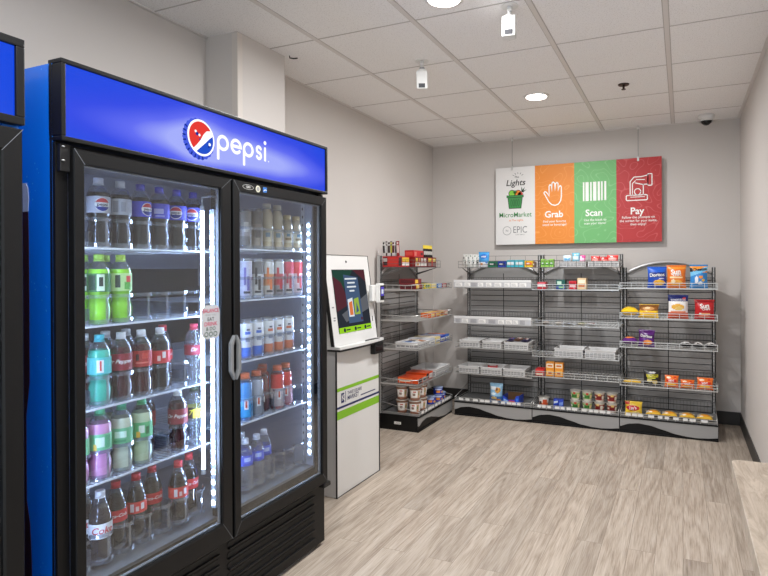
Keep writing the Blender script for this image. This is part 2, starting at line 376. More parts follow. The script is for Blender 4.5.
# panel 1: white
mb = sign_panel(0, b0, (226, 224, 222), 'sign_white', None, None); c = b0 / 2; f = g(c)
BLK = mat('black_ink', (28, 28, 30), .6); GRN = mat('green_ink', (58, 138, 70), .6); GRN2 = mat('dark_green_ink', (34, 74, 44), .6); ORG = mat('orange_ink', (232, 128, 40), .6); LGRN = mat('lime_ink', (128, 200, 64), .6)
sh = lambda u, v: f(u + .22 * (v - .63) + .012, v)
mb.text('Lights', .085, lambda u, v: sh(u, v + .617), BLK, .012)
mb.text('The', .03, lambda u, v: sh(u - .005, v + .675), BLK, .01)
for a in (30, 60, 90, 120, 150): mb.ribbon([(.03 + .045 * math.cos(math.radians(a)), .672 + .035 * math.sin(math.radians(a))), (.03 + .062 * math.cos(math.radians(a)), .672 + .05 * math.sin(math.radians(a)))], .004, f, BLK)
# basket of vegetables
by = .395
f2 = lambda u, v: (c + u, -.0032, v); f3 = lambda u, v: (c + u, -.0039, v)
mb.disc(-.032, by + .118, .036, f, BLK).disc(-.032, by + .118, .030, f2, LGRN); mb.disc(.032, by + .115, .036, f, BLK).disc(.032, by + .115, .030, f2, ORG)
mb.disc(.055, by + .105, .026, f2, mat('red_ink', (196, 60, 44), .6)); mb.disc(0, by + .13, .018, f2, GRN)
for a in (20, 60, 100): mb.poly([(.065, by + .13), (.075 + .05 * math.cos(math.radians(a)), by + .135 + .05 * math.sin(math.radians(a))), (.085, by + .125)], f2, GRN2)
mb.poly([(-.088, by + .1), (.088, by + .1), (.088, by + .075), (-.088, by + .075)], f3, GRN2); mb.poly([(-.078, by + .078), (.078, by + .078), (.064, by - .035), (-.064, by - .035)], f2, GRN2)
mb.poly([(-.082, by + .095), (.082, by + .095), (.082, by + .08), (-.082, by + .08)], lambda u, v: (c + u, -.0046, v), GRN); mb.poly([(-.07, by + .073), (.07, by + .073), (.058, by - .028), (-.058, by - .028)], f3, GRN)
for k in (-.036, -.012, .012, .036): mb.ribbon(arc(k, by + .022, .008, 0, 360, 16, .034), .004, lambda u, v: (c + u, -.0046, v), GRN2)
mb.text('MicroMarket', .068, lambda u, v: f(u, v + .296), GRN, .006, sx=.94); mb.text('at The Lights', .028, lambda u, v: f(u + .01, v + .243), ORG, .002)
GI = mat('grey_ink', (122, 122, 124), .6)
mb.ribbon(arc(-.085, .14, .042, 0, 360, 28), .004, f, GI); mb.text('IN', .028, lambda u, v: f(u - .085, v + .14), GI, .002); mb.text('EPIC', .095, lambda u, v: f(u + .05, v + .145), GI, -.004, sx=.8); mb.text('FOOD SERVICE', .014, lambda u, v: f(u + .05, v + .098), GI)
mb.build('white_panel', t)
# panel 2: grab
mb = sign_panel(b0, b1, (229, 137, 48), 'sign_orange', (238, 158, 78), None); c = (b0 + b1) / 2 - .005; f = g(c)
hand = [(-.085, .478), (-.098, .500), (-.088, .513), (-.072, .506), (-.046, .468), (-.046, .565), (-.036, .578), (-.024, .570), (-.018, .515), (-.018, .59), (-.006, .603), (.008, .592), (.012, .52), (.018, .585), (.03, .596), (.042, .586), (.042, .515), (.052, .555), (.064, .563), (.074, .55), (.074, .46), (.066, .415), (.045, .385), (.012, .373), (-.022, .383), (-.05, .412)]
mb.ribbon(hand, .0105, f, INK, closed=True)
mb.text('Grab', .088, lambda u, v: f(u, v + .285), INK, .022); mb.text('Find your favorite', .031, lambda u, v: f(u + .005, v + .218), INK, .008); mb.text('snack or beverage!', .031, lambda u, v: f(u + .005, v + .186), INK, .008)
mb.build('orange_panel', t)
# panel 3: scan
mb = sign_panel(b1, b2, (112, 182, 112), 'sign_green', (140, 198, 138), None); c = (b1 + b2) / 2; f = g(c)
for a, w in ((-.105, .014), (-.073, .03), (-.037, .014), (-.002, .030), (.036, .02), (.064, .014), (.095, .018)): mb.poly([(a - w / 2, .4), (a + w / 2, .4), (a + w / 2, .58), (a - w / 2, .58)], f, INK)
mb.text('Scan', .088, lambda u, v: f(u - .01, v + .283), INK, .022); mb.text('Use the kiosk to', .031, lambda u, v: f(u, v + .218), INK, .008); mb.text('scan your items!', .031, lambda u, v: f(u, v + .186), INK, .008)
mb.build('green_panel', t)
# panel 4: pay
mb = sign_panel(b2, W, (184, 50, 52), 'sign_red', (204, 92, 92), None); c = (b2 + W) / 2 - .01; f = g(c)
mb.ribbon(rrect(-.10, .085, .385, .432, .01), .009, f, INK, closed=True)
mb.ribbon([(-.065, .432), (-.065, .56), (-.03, .60), (.035, .60), (.09, .612), (.09, .528), (.04, .528), (-.02, .545)], .009, f, INK)
mb.ribbon(rrect(.09, .125, .516, .622, .006), .009, f, INK, closed=True); mb.ribbon([(-.045, .432), (-.045, .54), (-.02, .565)], .008, f, INK); mb.ribbon([(.05, .432), (.05, .528)], .009, f, INK)
mb.ribbon(arc(0, .463, .028, 0, 360, 20), .008, f, INK); mb.ribbon([(-.06, .415), (.06, .415)], .006, f, INK); mb.ribbon([(-.01, .575), (.06, .572)], .008, f, INK)
mb.text('Pay', .088, lambda u, v: f(u - .005, v + .284), INK, .022); mb.text('Follow the prompts on', .031, lambda u, v: f(u + .005, v + .228), INK, .008); mb.text('the screen for your items,', .031, lambda u, v: f(u + .005, v + .196), INK, .008); mb.text('then enjoy!', .031, lambda u, v: f(u + .005, v + .164), INK, .008)
mb.build('red_panel', t)
for xw in (-1.573, -.372):
    mb = MB(); x = xw - SX0
    mb.tube([(x, .006, H - .02), (x, .006, CEIL - SZ0 - .0)], .0025, M_STEEL, 6); mb.box(x - .009, x + .009, -.006, .016, H - .03, H + .012, M_CHROME); mb.lathe([(.012, CEIL - SZ0 - .03), (.012, CEIL - SZ0)], M_WHITE, 12, c=(x, .006, 0))
    mb.build('hanging_wire', t)
# ------------------------------------------------------------------ glass-door coolers
S.cycles.transparent_max_bounces = 24
def side_material():
    m = mat('cooler_blue_side', (0, 108, 214), .35, coat=.3); nt = m.node_tree; b = nt.nodes['Principled BSDF']; N = nt.nodes.new; L = nt.links.new
    tc = N('ShaderNodeTexCoord'); v = N('ShaderNodeTexVoronoi'); v.inputs['Scale'].default_value = 62; L(tc.outputs['Object'], v.inputs['Vector'])
    n = N('ShaderNodeTexNoise'); n.inputs['Scale'].default_value = 7; L(tc.outputs['Object'], n.inputs['Vector'])
    lt = N('ShaderNodeMath'); lt.operation = 'LESS_THAN'; lt.inputs[1].default_value = .17; L(v.outputs['Distance'], lt.inputs[0])
    gt = N('ShaderNodeMath'); gt.operation = 'GREATER_THAN'; gt.inputs[1].default_value = .58; L(n.outputs['Fac'], gt.inputs[0])
    mu = N('ShaderNodeMath'); mu.operation = 'MULTIPLY'; L(lt.outputs[0], mu.inputs[0]); L(gt.outputs[0], mu.inputs[1])
    mx = N('ShaderNodeMix'); mx.data_type = 'RGBA'; mx.inputs[6].default_value = lin((0, 108, 214)) + (1,); mx.inputs[7].default_value = lin((70, 150, 225)) + (1,)
    L(mu.outputs[0], mx.inputs[0]); L(mx.outputs[2], b.inputs['Base Color']); return m
M_SIDE = side_material()
def header_material(name, plain=False):
    m = bpy.data.materials.new(name); m.use_nodes = True; nt = m.node_tree; nt.nodes.clear(); N = nt.nodes.new; L = nt.links.new
    o = N('ShaderNodeOutputMaterial'); e = N('ShaderNodeEmission'); g = N('ShaderNodeBsdfGlossy'); g.inputs['Roughness'].default_value = .15; mx = N('ShaderNodeMixShader'); mx.inputs[0].default_value = .03
    tc = N('ShaderNodeTexCoord'); sp = N('ShaderNodeSeparateXYZ'); L(tc.outputs['Object'], sp.inputs[0])
    def gauss(sock, c, w):
        a = N('ShaderNodeMath'); a.operation = 'SUBTRACT'; a.inputs[1].default_value = c; L(sock, a.inputs[0])
        b = N('ShaderNodeMath'); b.operation = 'DIVIDE'; b.inputs[1].default_value = w; L(a.outputs[0], b.inputs[0])
        q = N('ShaderNodeMath'); q.operation = 'POWER'; q.inputs[1].default_value = 2
        ab = N('ShaderNodeMath'); ab.operation = 'ABSOLUTE'; L(b.outputs[0], ab.inputs[0]); L(ab.outputs[0], q.inputs[0])
        ng = N('ShaderNodeMath'); ng.operation = 'MULTIPLY'; ng.inputs[1].default_value = -1; L(q.outputs[0], ng.inputs[0])
        ex = N('ShaderNodeMath'); ex.operation = 'EXPONENT'; L(ng.outputs[0], ex.inputs[0]); return ex.outputs[0]
    def op(k, a, b):
        n = N('ShaderNodeMath'); n.operation = k; n.use_clamp = False
        for i, s in enumerate((a, b)):
            if isinstance(s, (int, float)): n.inputs[i].default_value = s
            else: L(s, n.inputs[i])
        return n.outputs[0]
    n = N('ShaderNodeTexNoise'); n.inputs['Scale'].default_value = 3; L(tc.outputs['Object'], n.inputs['Vector'])
    if plain: fac = op('MULTIPLY', gauss(sp.outputs[0], .45, .3), .35)
    else:
        edge = op('MULTIPLY', gauss(sp.outputs[0], .70, .60), 1.0)
        band = op('MULTIPLY', gauss(sp.outputs[2], .072, .06), .58)
        wide = op('MULTIPLY', gauss(sp.outputs[2], .09, .15), .66)
        glow = op('MULTIPLY', op('MULTIPLY', gauss(sp.outputs[0], .50, .10), gauss(sp.outputs[2], .10, .10)), .35)
        fac = op('ADD', op('MULTIPLY', edge, op('ADD', band, wide)), glow)
        fac = op('MULTIPLY', fac, op('ADD', op('MULTIPLY', n.outputs['Fac'], .5), .75))
    cr = N('ShaderNodeValToRGB'); el = cr.color_ramp.elements
    el[0].position = 0; el[0].color = lin((8, 74, 226)) + (1,); el[1].position = 1; el[1].color = lin((166, 176, 255)) + (1,)
    k = el.new(.35); k.color = lin((52, 76, 232)) + (1,); k = el.new(.65); k.color = lin((98, 110, 246)) + (1,)
    L(fac, cr.inputs[0]); L(cr.outputs[0], e.inputs[0]); e.inputs[1].default_value = 1.0
    L(e.outputs[0], mx.inputs[1]); L(g.outputs[0], mx.inputs[2]); L(mx.outputs[0], o.inputs[0]); return m
M_GLASS = clear('door_glass', (244, 248, 250), refl=.07, rough=.01)
M_LINER = mat('cooler_liner', (158, 164, 180), .4)
M_LED = emis('led_white', (186, 210, 255), 95)
M_LEDGLOW = emis('led_reflection_glow', (186, 210, 255), 34)  # emission standing in for an LED reflection in the glass
M_LEDCH = mat('led_channel', (196, 204, 216), .35)
M_GASK = mat('grey_gasket', (120, 124, 130), .5)
WHITEWIRE = mat('white_coated_wire', (214, 218, 226), .35)
M_CPL = clear('clear_lane_plastic', (240, 244, 250), refl=.36, rough=.06, body=.06, rgb=(226, 232, 244))
LIT = lambda n, c, s=1.0: emis(n, c, s)
def frame_mesh(x0, x1, z0, z1, gx0, gx1, gz0, gz1, y0, y1, m):
    """mitred door frame"""
    mb = MB(); O = [(x0, z0), (x1, z0), (x1, z1), (x0, z1)]; I = [(gx0, gz0), (gx1, gz0), (gx1, gz1), (gx0, gz1)]
    c = .004
    for k in range(4):
        j = (k + 1) % 4
        for ring in (((O[k], y1), (O[j], y1), (O[j], y0 + c), (O[k], y0 + c)),): mb.face([(p[0], yy, p[1]) for p, yy in ring], m)
        sh = lambda p, q, t: (p[0] + (q[0] - p[0]) * t, p[1] + (q[1] - p[1]) * t)
        A, B, Ci, Di = O[k], O[j], I[j], I[k]
        a2, b2_ = sh(A, Di, .07), sh(B, Ci, .07); d2, c2 = sh(A, Di, .90), sh(B, Ci, .90)
        mb.face([(A[0], y0 + c, A[1]), (B[0], y0 + c, B[1]), (b2_[0], y0, b2_[1]), (a2[0], y0, a2[1])], m)
        mb.face([(a2[0], y0, a2[1]), (b2_[0], y0, b2_[1]), (c2[0], y0, c2[1]), (d2[0], y0, d2[1])], m)
        mb.face([(d2[0], y0, d2[1]), (c2[0], y0, c2[1]), (Ci[0], y0 + c, Ci[1]), (Di[0], y0 + c, Di[1])], m)
        mb.face([(Di[0], y0 + c, Di[1]), (Ci[0], y0 + c, Ci[1]), (Ci[0], y1, Ci[1]), (Di[0], y1, Di[1])], m)
        mb.face([(Di[0], y1, Di[1]), (Ci[0], y1, Ci[1]), (B[0], y1, B[1]), (A[0], y1, A[1])], m)
        # mitre line
        mb.ribbon([A, Di], .0012, lambda u, v: (u, y0 - .0004, v), M_GASK, caps=False)
    bmesh.ops.remove_doubles(mb.bm, verts=mb.bm.verts, dist=1e-5)
    return mb
def hbox(x0, x1, z0, z1, y0, y1, t, m, name, par, bev=.003):
    """rectangular ring of square section"""
    mb = MB(); mb.box(x0, x1, y0, y1, z1 - t, z1, m, bev).box(x0, x1, y0, y1, z0, z0 + t, m, bev).box(x0, x0 + t, y0, y1, z0 + t, z1 - t, m, bev).box(x1 - t, x1, y0, y1, z0 + t, z1 - t, m, bev)
    return mb.build(name, par)

CW = 1.309
cooler = thing('cooler', 'two-door glass-front drinks cooler with lit blue header and blue sides', 'cooler', (-1.636, 1.052, 0), PI / 2)
mb = MB()
mb.box(0, .04, .042, .775, .02, 1.985, M_SIDE).box(CW - .04, CW, .042, .775, .02, 1.985, M_BLACK).box(.04, CW - .04, .735, .775, .02, 1.985, M_BLACK).box(.04, CW - .04, .06, .735, 1.86, 1.985, M_BLACK).box(.04, CW - .04, .06, .735, .02, .395, M_BLACK)
mb.build('cabinet', cooler)
mb = MB(); mb.box(.0, .036, .030, .0415, .02, 1.757, M_BLACK).box(CW - .036, CW, .0305, .0415, .02, 1.757, M_BLACK).box(.634, .69, .046, .085, .40, 1.745, M_BLACK).box(.036, CW - .036, .046, .059, 1.70, 1.757, M_BLACK)
mb.build('door_surround', cooler)
for sx in (.0,):
    mb = MB(); mb.box(sx - .0008, sx, .0425, .052, .02, 1.985, M_BLACK); mb.build('corner_strip', cooler)
mb = MB()
mb.box(.0401, .05, .0601, .7349, .396, 1.8599, M_LINER).box(CW - .05, CW - .0401, .0601, .7349, .396, 1.8599, M_LINER).box(.05, CW - .05, .725, .7349, .396, 1.8599, M_LINER).box(.05, CW - .05, .0601, .725, 1.80, 1.8599, M_LINER).box(.05, CW - .05, .0601, .725, .396, .408, mat('cooler_deck', (150, 152, 156), .3, metal=.6))
mb.build('liner', cooler)
mb = MB(); mb.box(.42, 1.15, .705, .7249, 1.02, 1.39, mat('dark_air_panel', (46, 48, 54), .4)).box(.42, 1.15, .70, .7249, 1.39, 1.40, M_LINER); mb.build('air_panel', cooler)
# graphic on the side: a cola stream with foam
M_COLA = mat('cola_print', (42, 22, 16), .35, var=.5, vscale=60); M_FOAM = mat('foam_print', (150, 160, 176), .4, var=.25, vscale=50)
mb = MB()
fs = lambda u, v, w: (w, u, v)
mb.prism([(.153, 1.56), (.150, 1.60), (.153, 1.63), (.163, 1.645), (.32, 1.65), (.32, 1.56)], fs, -.0014, 0, M_FOAM)
mb.prism([(.151, 1.05), (.150, 1.30), (.151, 1.48), (.153, 1.565), (.32, 1.57), (.32, .30), (.145, .30), (.146, .52), (.153, .63), (.168, .70), (.168, .95)], fs, -.0012, 0, M_COLA)
mb.build('side_graphic', cooler)
# header
hd = hbox(0, CW, 1.759, 1.996, 0, .06, .0135, M_BLACK, 'header_frame', cooler)
mb = MB(); mb.box(.0136, CW - .0136, .008, .02, 0, .2095, header_material('lit_header_blue'))
hp = mb.build('sign_panel', cooler, loc=(0, 0, 1.7725))
LW = LIT('lit_white', (255, 255, 255), 1.15)
# lettering: stroke-built rounded lower-case letters
def word(mb, f, m, x, z, h, w):
    R = h / 2
    def ring(cx, a0, a1): return arc(cx, z + R, R - w / 2, a0, a1, 24, R - w / 2)
    cx = x + R
    for k, ch in enumerate('pepsi'):
        if ch == 'p':
            mb.ribbon(ring(cx, 0, 360), w, f, m, closed=True); mb.ribbon([(cx - R + w / 2, z + R), (cx - R + w / 2, z - h * .52)], w, f, m); cx += h * 1.13
        elif ch == 'e':
            mb.ribbon([(cx - R + w, z + R)] + [(cx + R - w / 2, z + R)] + ring(cx, 8, 318), w, f, m); cx += h * 1.10
        elif ch == 's':
            r = R / 2; c2 = cx - R * .25
            P = arc(c2, z + R * 1.5 - w * .25, r - w * .25, 25, 270, 12) + arc(c2, z + R * .5 + w * .25, r - w * .25, 90, -155, 12)[0:]
            mb.ribbon(P, w, f, m); cx += h * .66
        else:
            c2 = cx - R * .35; mb.ribbon([(c2, z + w / 2), (c2, z + h - w / 2)], w, f, m); mb.disc(c2, z + h * 1.28, w * .68, f, m, 14); cx += w * 2
    mb.disc(cx - R * .45, z + w * .3, w * .22, f, m, 10)
mb = MB(); word(mb, lambda u, v: (u, .0068, v - 1.7725), LW, .589, 1.846, .062, .0125); mb.build('lettering', hp)
mb = MB(); cx, cz = .513, 1.874 - 1.7725
LB = LIT('lit_navy', (20, 46, 150), 1.0); LR = LIT('lit_red', (232, 62, 56), 1.0); LBL = LIT('lit_blue', (38, 84, 206), 1.0); LC = LIT('lit_cap_blue', (74, 96, 226), 1.0)
tilt = lambda u, v, y: (cx + u * math.cos(-.5) + v * math.sin(-.5), y, cz + v * math.cos(-.5) - u * math.sin(-.5))
crimp = [(-.012 + (.071 + (.004 if i % 2 else 0)) * math.cos(2 * PI * i / 44), -.001 + (.074 + (.004 if i % 2 else 0)) * math.sin(2 * PI * i / 44)) for i in range(44)]
mb.poly(crimp, lambda u, v: tilt(u, v, .0074), LC)
for i in range(10):
    a = math.radians(120 + i * 15); mb.ribbon([(-.012 + .062 * math.cos(a), .065 * math.sin(a)), (-.012 + .071 * math.cos(a), .074 * math.sin(a))], .006, lambda u, v: tilt(u, v, .0070), LB)
mb.disc(0, 0, .0625, lambda u, v: tilt(u, v, .0066), LW, 36, .068)
r = .0555
top = [(r * math.cos(math.radians(a)), r * 1.08 * math.sin(math.radians(a))) for a in range(8, 203, 6)] + [(-.03, -.014), (-.008, -.006), (.016, .008), (.036, .014)]
mb.poly(top, lambda u, v: tilt(u, v, .0060), LR)
bot = [(r * math.cos(math.radians(a)), r * 1.08 * math.sin(math.radians(a))) for a in range(216, 352, 6)] + [(.034, -.016), (.012, -.022), (-.014, -.028)]
mb.poly(bot, lambda u, v: tilt(u, v, .0060), LBL)
for px_, pz_, pr, m_ in ((-.012, .02, .007, LB), (-.014, .03, .005, LW), (-.004, .012, .005, LW), (.026, -.034, .006, LW), (.018, -.04, .004, LB), (-.01, -.002, .0035, LB)): mb.disc(px_, pz_, pr, lambda u, v: tilt(u, v, .0056), m_, 10)
mb.build('logo', hp)
# doors
def door(par, x0, x1, z0, z1, gx0, gx1, gz0, gz1):
    d = frame_mesh(x0, x1, z0, z1, gx0, gx1, gz0, gz1, 0, .029, M_BLACK).build('door', par)
    mb = MB(); mb.box(gx0 - .004, gx1 + .004, .010, .013, gz0 - .004, gz1 + .004, M_GLASS); mb.build('glass', d)
    mb = MB(); t_ = .004
    mb.box(gx0, gx0 + t_, .0132, .026, gz0, gz1, M_GASK).box(gx1 - t_, gx1, .0132, .026, gz0, gz1, M_GASK).box(gx0 + t_, gx1 - t_, .0132, .026, gz0, gz0 + t_, M_GASK).box(gx0 + t_, gx1 - t_, .0132, .026, gz1 - t_, gz1, M_GASK); mb.build('gasket', d)
    return d
dL = door(cooler, .036, .656, .322, 1.742, .068, .604, .402, 1.698)
dR = door(cooler, .668, 1.297, .322, 1.742, .703, 1.256, .375, 1.698)
M_HAND = mat('grey_door_handle', (132, 134, 136), .45)
for d, cx, s in ((dL, .656, -1), (dR, .668, 1)):
    mb = MB()
    pts = [(cx, 1.128), (cx + s * .022, 1.095), (cx + s * .022, .985), (cx, .948), (cx, .968), (cx + s * .007, .99), (cx + s * .007, 1.085), (cx, 1.108)]
    mb.prism(pts, lambda u, v, w: (u, w, v), -.016, 0, M_HAND); mb.build('handle', d, bevel=.003)
# sticker on the left glass
mb = MB(); fst = front(.556, 1.187, .0092)
mb.poly(rrect(-.046, .046, -.064, .064, .028, 6), fst, mat('grey_sticker', (196, 198, 202), .5))
fst2 = front(.556, 1.187, .0086); M_PINK = mat('crimson_ink', (196, 52, 92), .5)
mb.text('BALANCE', .021, lambda u, v: fst2(u, v + .042), M_PINK, .012, sx=.86); mb.text('WHAT YOU', .010, lambda u, v: fst2(u, v + .026), M_GREYP); mb.text('EAT', .019, lambda u, v: fst2(u, v + .010), BLK, .01)
mb.text('DRINK', .021, lambda u, v: fst2(u, v - .008), M_PINK, .012); mb.text('& DO', .019, lambda u, v: fst2(u, v - .026), GRN2, .01)
for k in (-.022, 0, .022): mb.ribbon(arc(k, -.046, .008, 0, 360, 14), .003, fst2, GRN2)
mb.build('sticker', dL)
# badges on the right door frame
mb = MB(); fb = front(0, 0, -.0006); fb2 = front(0, 0, -.0012)
mb.disc(.748, 1.722, .032, fb, M_CHROME, 28, .0105); mb.disc(.748, 1.722, .029, fb2, M_BLACKM, 28, .0085); mb.text('QBD', .012, lambda u, v: (.748 + u, -.0018, 1.722 + v), M_WHITE, .01)
mb.disc(.806, 1.722, .014, fb, mat('cream_sticker', (214, 212, 190), .5)); mb.disc(.806, 1.722, .009, fb2, M_GREYP); mb.poly([(.836, 1.712), (.860, 1.712), (.860, 1.734), (.836, 1.734)], fb, mat('blue_sticker', (40, 110, 190), .5)); mb.ribbon([(.840, 1.718), (.848, 1.724), (.856, 1.722)], .003, fb2, INK)
mb.build('badge', dR)
# hinges
mb = MB(); mb.box(.004, .034, .014, .0298, 1.672, 1.752, M_BLKPL, .002)
for zz in (1.742, 1.702): mb.lathe([(.0045, -.0), (.004, .003)], M_CHROME, 10, c=(.012, .012, zz - .0)) 
mb.build('top_hinge', cooler)
mb = MB(); mb.box(1.262, 1.318, -.004, .04, .300, .3215, M_BLKPL, .005); mb.build('bottom_hinge', cooler)
# lower grille: solid face with long rounded slots, dark behind
mb = MB(); mb.box(.0361, CW - .0361, .0305, .0415, .02, .316, M_BLACK)
for (gx0, gx1) in ((.045, .612), (.655, 1.225)):
    for k in range(6):
        z = .292 - k * .0415
        mb.prism(rrect(gx0, gx1, z - .013, z + .009, .010), lambda u, v, w: (u, w, v), .0285, .0304, M_BLACKM)
        mb.box(gx0 + .004, gx1 - .004, .020, .0304, z - .020, z - .013, M_BLACK, .002)
    mb.box(gx0 - .006, gx1 + .006, .024, .0304, .306, .3115, M_BLACK, .002)
mb.build('kick_grille', cooler)
mb = MB(); mb.tube([(.50, .026, .322), (.51, .019, .330), (.60, .019, .330)], .0025, M_CHROME, 6); mb.build('grille_clip', cooler)
# feet, so the cabinet stands on the floor
for fx in (.06, CW - .06):
    for fy in (.09, .70):
        mb = MB(); mb.lathe([(.022, 0), (.022, .02)], M_BLKPL, 12, c=(fx, fy, 0)); mb.build('foot', cooler)
# LED bars
def led_bar(par, x, y, z0, z1, face, diffuser):
    mb = MB(); mb.box(x - .006, x + .006, y - .012, y + .012, z0, z1, M_LEDCH)
    n = int((z1 - z0) / .04)
    for k in range(n):
        z = z0 + .02 + k * .04
        if face == 'x-': mb.box(x - .0085, x - .006, y - .0055, y + .0055, z - .007, z + .007, M_LED)
        else: mb.box(x + .006, x + .0085, y - .0055, y + .0055, z - .007, z + .007, M_LED)
    if diffuser: mb.box(x - .012, x - .006, y - .011, y - .004, z0, z1, M_LEDGLOW)
    return mb.build('led_bar', par)
led_bar(cooler, CW - .062, .068, .46, 1.62, 'x-', False)
led_bar(cooler, .622, .062, .45, 1.62, 'x-', False)
mb = MB(); mb.lathe([(.0065, .62), (.0065, 1.61)], M_LEDGLOW, 12, c=(.566, .060, 0)); mb.lathe([(.008, .60), (.008, .62)], M_LEDCH, 12, c=(.566, .060, 0)); mb.lathe([(.008, 1.61), (.008, 1.63)], M_LEDCH, 12, c=(.566, .060, 0)); mb.tube([(.566, .06, 1.63), (.566, .06, 1.66), (.605, .06, 1.672), (.64, .06, 1.672)], .004, M_LEDCH, 6); mb.build('led_reflection_tube', cooler)  # added glowing tube, no real lamp: imitates the LED's reflection in the door glass
led_bar(cooler, .702, .074, .45, 1.62, 'x+', False)
led_bar(cooler, .058, .066, .45, 1.62, 'x+', False)
# perforated pilasters on the side wall
for y_ in (.115, .62):
    mb = MB(); mb.box(CW - .054, CW - .0501, y_ - .009, y_ + .009, .42, 1.76, M_LEDCH)
    for k in range(33): mb.box(CW - .0546, CW - .054, y_ - .003, y_ + .003, .44 + k * .04, .452 + k * .04, M_DARK)
    mb.build('pilaster', cooler)
ZL = [1.456, 1.205, .941, .700, .428]; ZR = [1.472, 1.252, .990, .725, .426]
PITCH = .0775; XLN = [.126 + PITCH * k for k in range(7)]; XRN = [.868 + .0715 * k for k in range(6)]
YB0 = .095
def lane_rack(xs, z, name='lane_rack'):
    mb = MB(); r = min(.0380, (xs[1] - xs[0]) / 2 + .0005)
    for x in xs:
        for (za, zb) in ((.001, .019), (.088, .100)):
            P = [(x + r * math.cos(math.radians(a)), YB0 + r + r * math.sin(math.radians(a))) for a in range(180, 361, 15)]
            Q = [(x + (r - .0016) * math.cos(math.radians(a)), YB0 + r + (r - .0016) * math.sin(math.radians(a))) for a in range(180, 361, 15)]
            mb.prism(P + Q[::-1], lambda u, v, w: (u, v, z + w), za, zb, M_CPL)
        mb.box(x - .004, x + .004, YB0 - .0005, YB0 + .0015, z + .019, z + .088, M_CPL)
    for x in xs[1:]:
        xx = x - (xs[1] - xs[0]) / 2; mb.box(xx - .001, xx + .001, YB0 + .03, .52, z + .001, z + .055, M_CPL)
    return mb.build(name, cooler)
def wire_shelf(x0, x1, z):
    mb = MB(); mb.box(x0, x1, .088, .093, z - .004, z + .002, WHITEWIRE).box(x0, x1, .66, .666, z - .008, z, WHITEWIRE)
    n = 26
    for k in range(n + 1):
        x = x0 + .003 + (x1 - x0 - .006) * k / n; mb.box(x - .0015, x + .0015, .093, .66, z - .004, z, WHITEWIRE)
    for y in (.2, .4): mb.box(x0, x1, y, y + .005, z - .009, z - .004, WHITEWIRE)
    return mb.build('wire_shelf', cooler)
for i, z in enumerate(ZL):
    if i < 4: wire_shelf(.056, .632, z)
    lane_rack(XLN, z)
for i, z in enumerate(ZR):
    if i < 4: wire_shelf(.700, CW - .056, z)
    lane_rack(XRN, z)

# neighbouring cooler, mostly out of the frame
t = thing('cooler', 'lit blue cooler with black door frame cut off at the left edge of the picture', 'cooler', (-1.636, .05, 0), PI / 2)
W2 = .906
mb = MB(); mb.box(0, .04, .03, .775, .02, 2.0, M_SIDE).box(W2 - .04, W2, .03, .775, .02, 2.0, M_SIDE).box(.04, W2 - .04, .735, .775, .02, 2.0, M_BLACK).box(.04, W2 - .04, .06, .735, 1.86, 2.0, M_BLACK).box(.04, W2 - .04, .03, .735, 0.0, .395, M_BLACK); mb.build('cabinet', t)
hbox(0, W2, 1.776, 2.008, 0, .029, .022, M_BLACK, 'header_frame', t)
mb = MB(); mb.box(.0221, W2 - .0221, .008, .02, 0, .187, header_material('lit_header_plain_blue', True)); mb.build('sign_panel', t, loc=(0, 0, 1.7985))
d = frame_mesh(.004, W2 - .006, .322, 1.765, .06, W2 - .058, .40, 1.70, 0, .028, M_BLACK).build('door', t)
mb = MB(); mb.box(.056, W2 - .054, .010, .013, .396, 1.704, M_GLASS); mb.build('glass', d)
mb = MB(); mb.box(W2 - .05, W2 - .041, .05, .735, .396, 1.86, M_LINER).box(.041, .05, .05, .735, .396, 1.86, M_LINER).box(.05, W2 - .05, .72, .7345, .396, 1.86, M_LINER); mb.build('liner', t)
for z in (.70, .95, 1.2, 1.45):
    mb = MB(); mb.box(.052, W2 - .052, .09, .094, z - .004, z + .002, WHITEWIRE).box(.052, W2 - .052, .66, .665, z - .008, z, WHITEWIRE)
    for k in range(30): x = .056 + (W2 - .112) * k / 29; mb.box(x - .0015, x + .0015, .094, .66, z - .004, z, WHITEWIRE)
    mb.build('wire_shelf', t)

# ------------------------------------------------------------------ bottles and cans
def wrapf(r, z0, y=-.0004): return lambda u, v: ((r - y) * math.sin(u / r), -(r - y) * math.cos(u / r), z0 + v)
def body_mat(nm, rgb, op=.82, tint=None): return clear('drink_' + nm, tint or rgb, refl=.26, rough=.06, body=op, rgb=rgb)
M_PET = clear('clear_pet', (240, 245, 250), refl=.2, rough=.05, body=.03)
SODA = [(.024, 0), (.030, .003), (.0335, .010), (.0322, .018), (.0348, .032), (.0355, .052), (.0335, .064), (.0298, .078), (.0325, .088), (.0305, .097), (.0345, .107), (.0355, .114), (.0355, .168), (.033, .182), (.025, .198), (.0165, .208), (.0132, .213), (.0132, .222)]
COKE = [(.022, 0), (.030, .004), (.0342, .016), (.0345, .045), (.0318, .066), (.0318, .078), (.0345, .094), (.0352, .100), (.0352, .140), (.033, .155), (.026, .178), (.018, .200), (.0138, .212), (.0132, .222)]
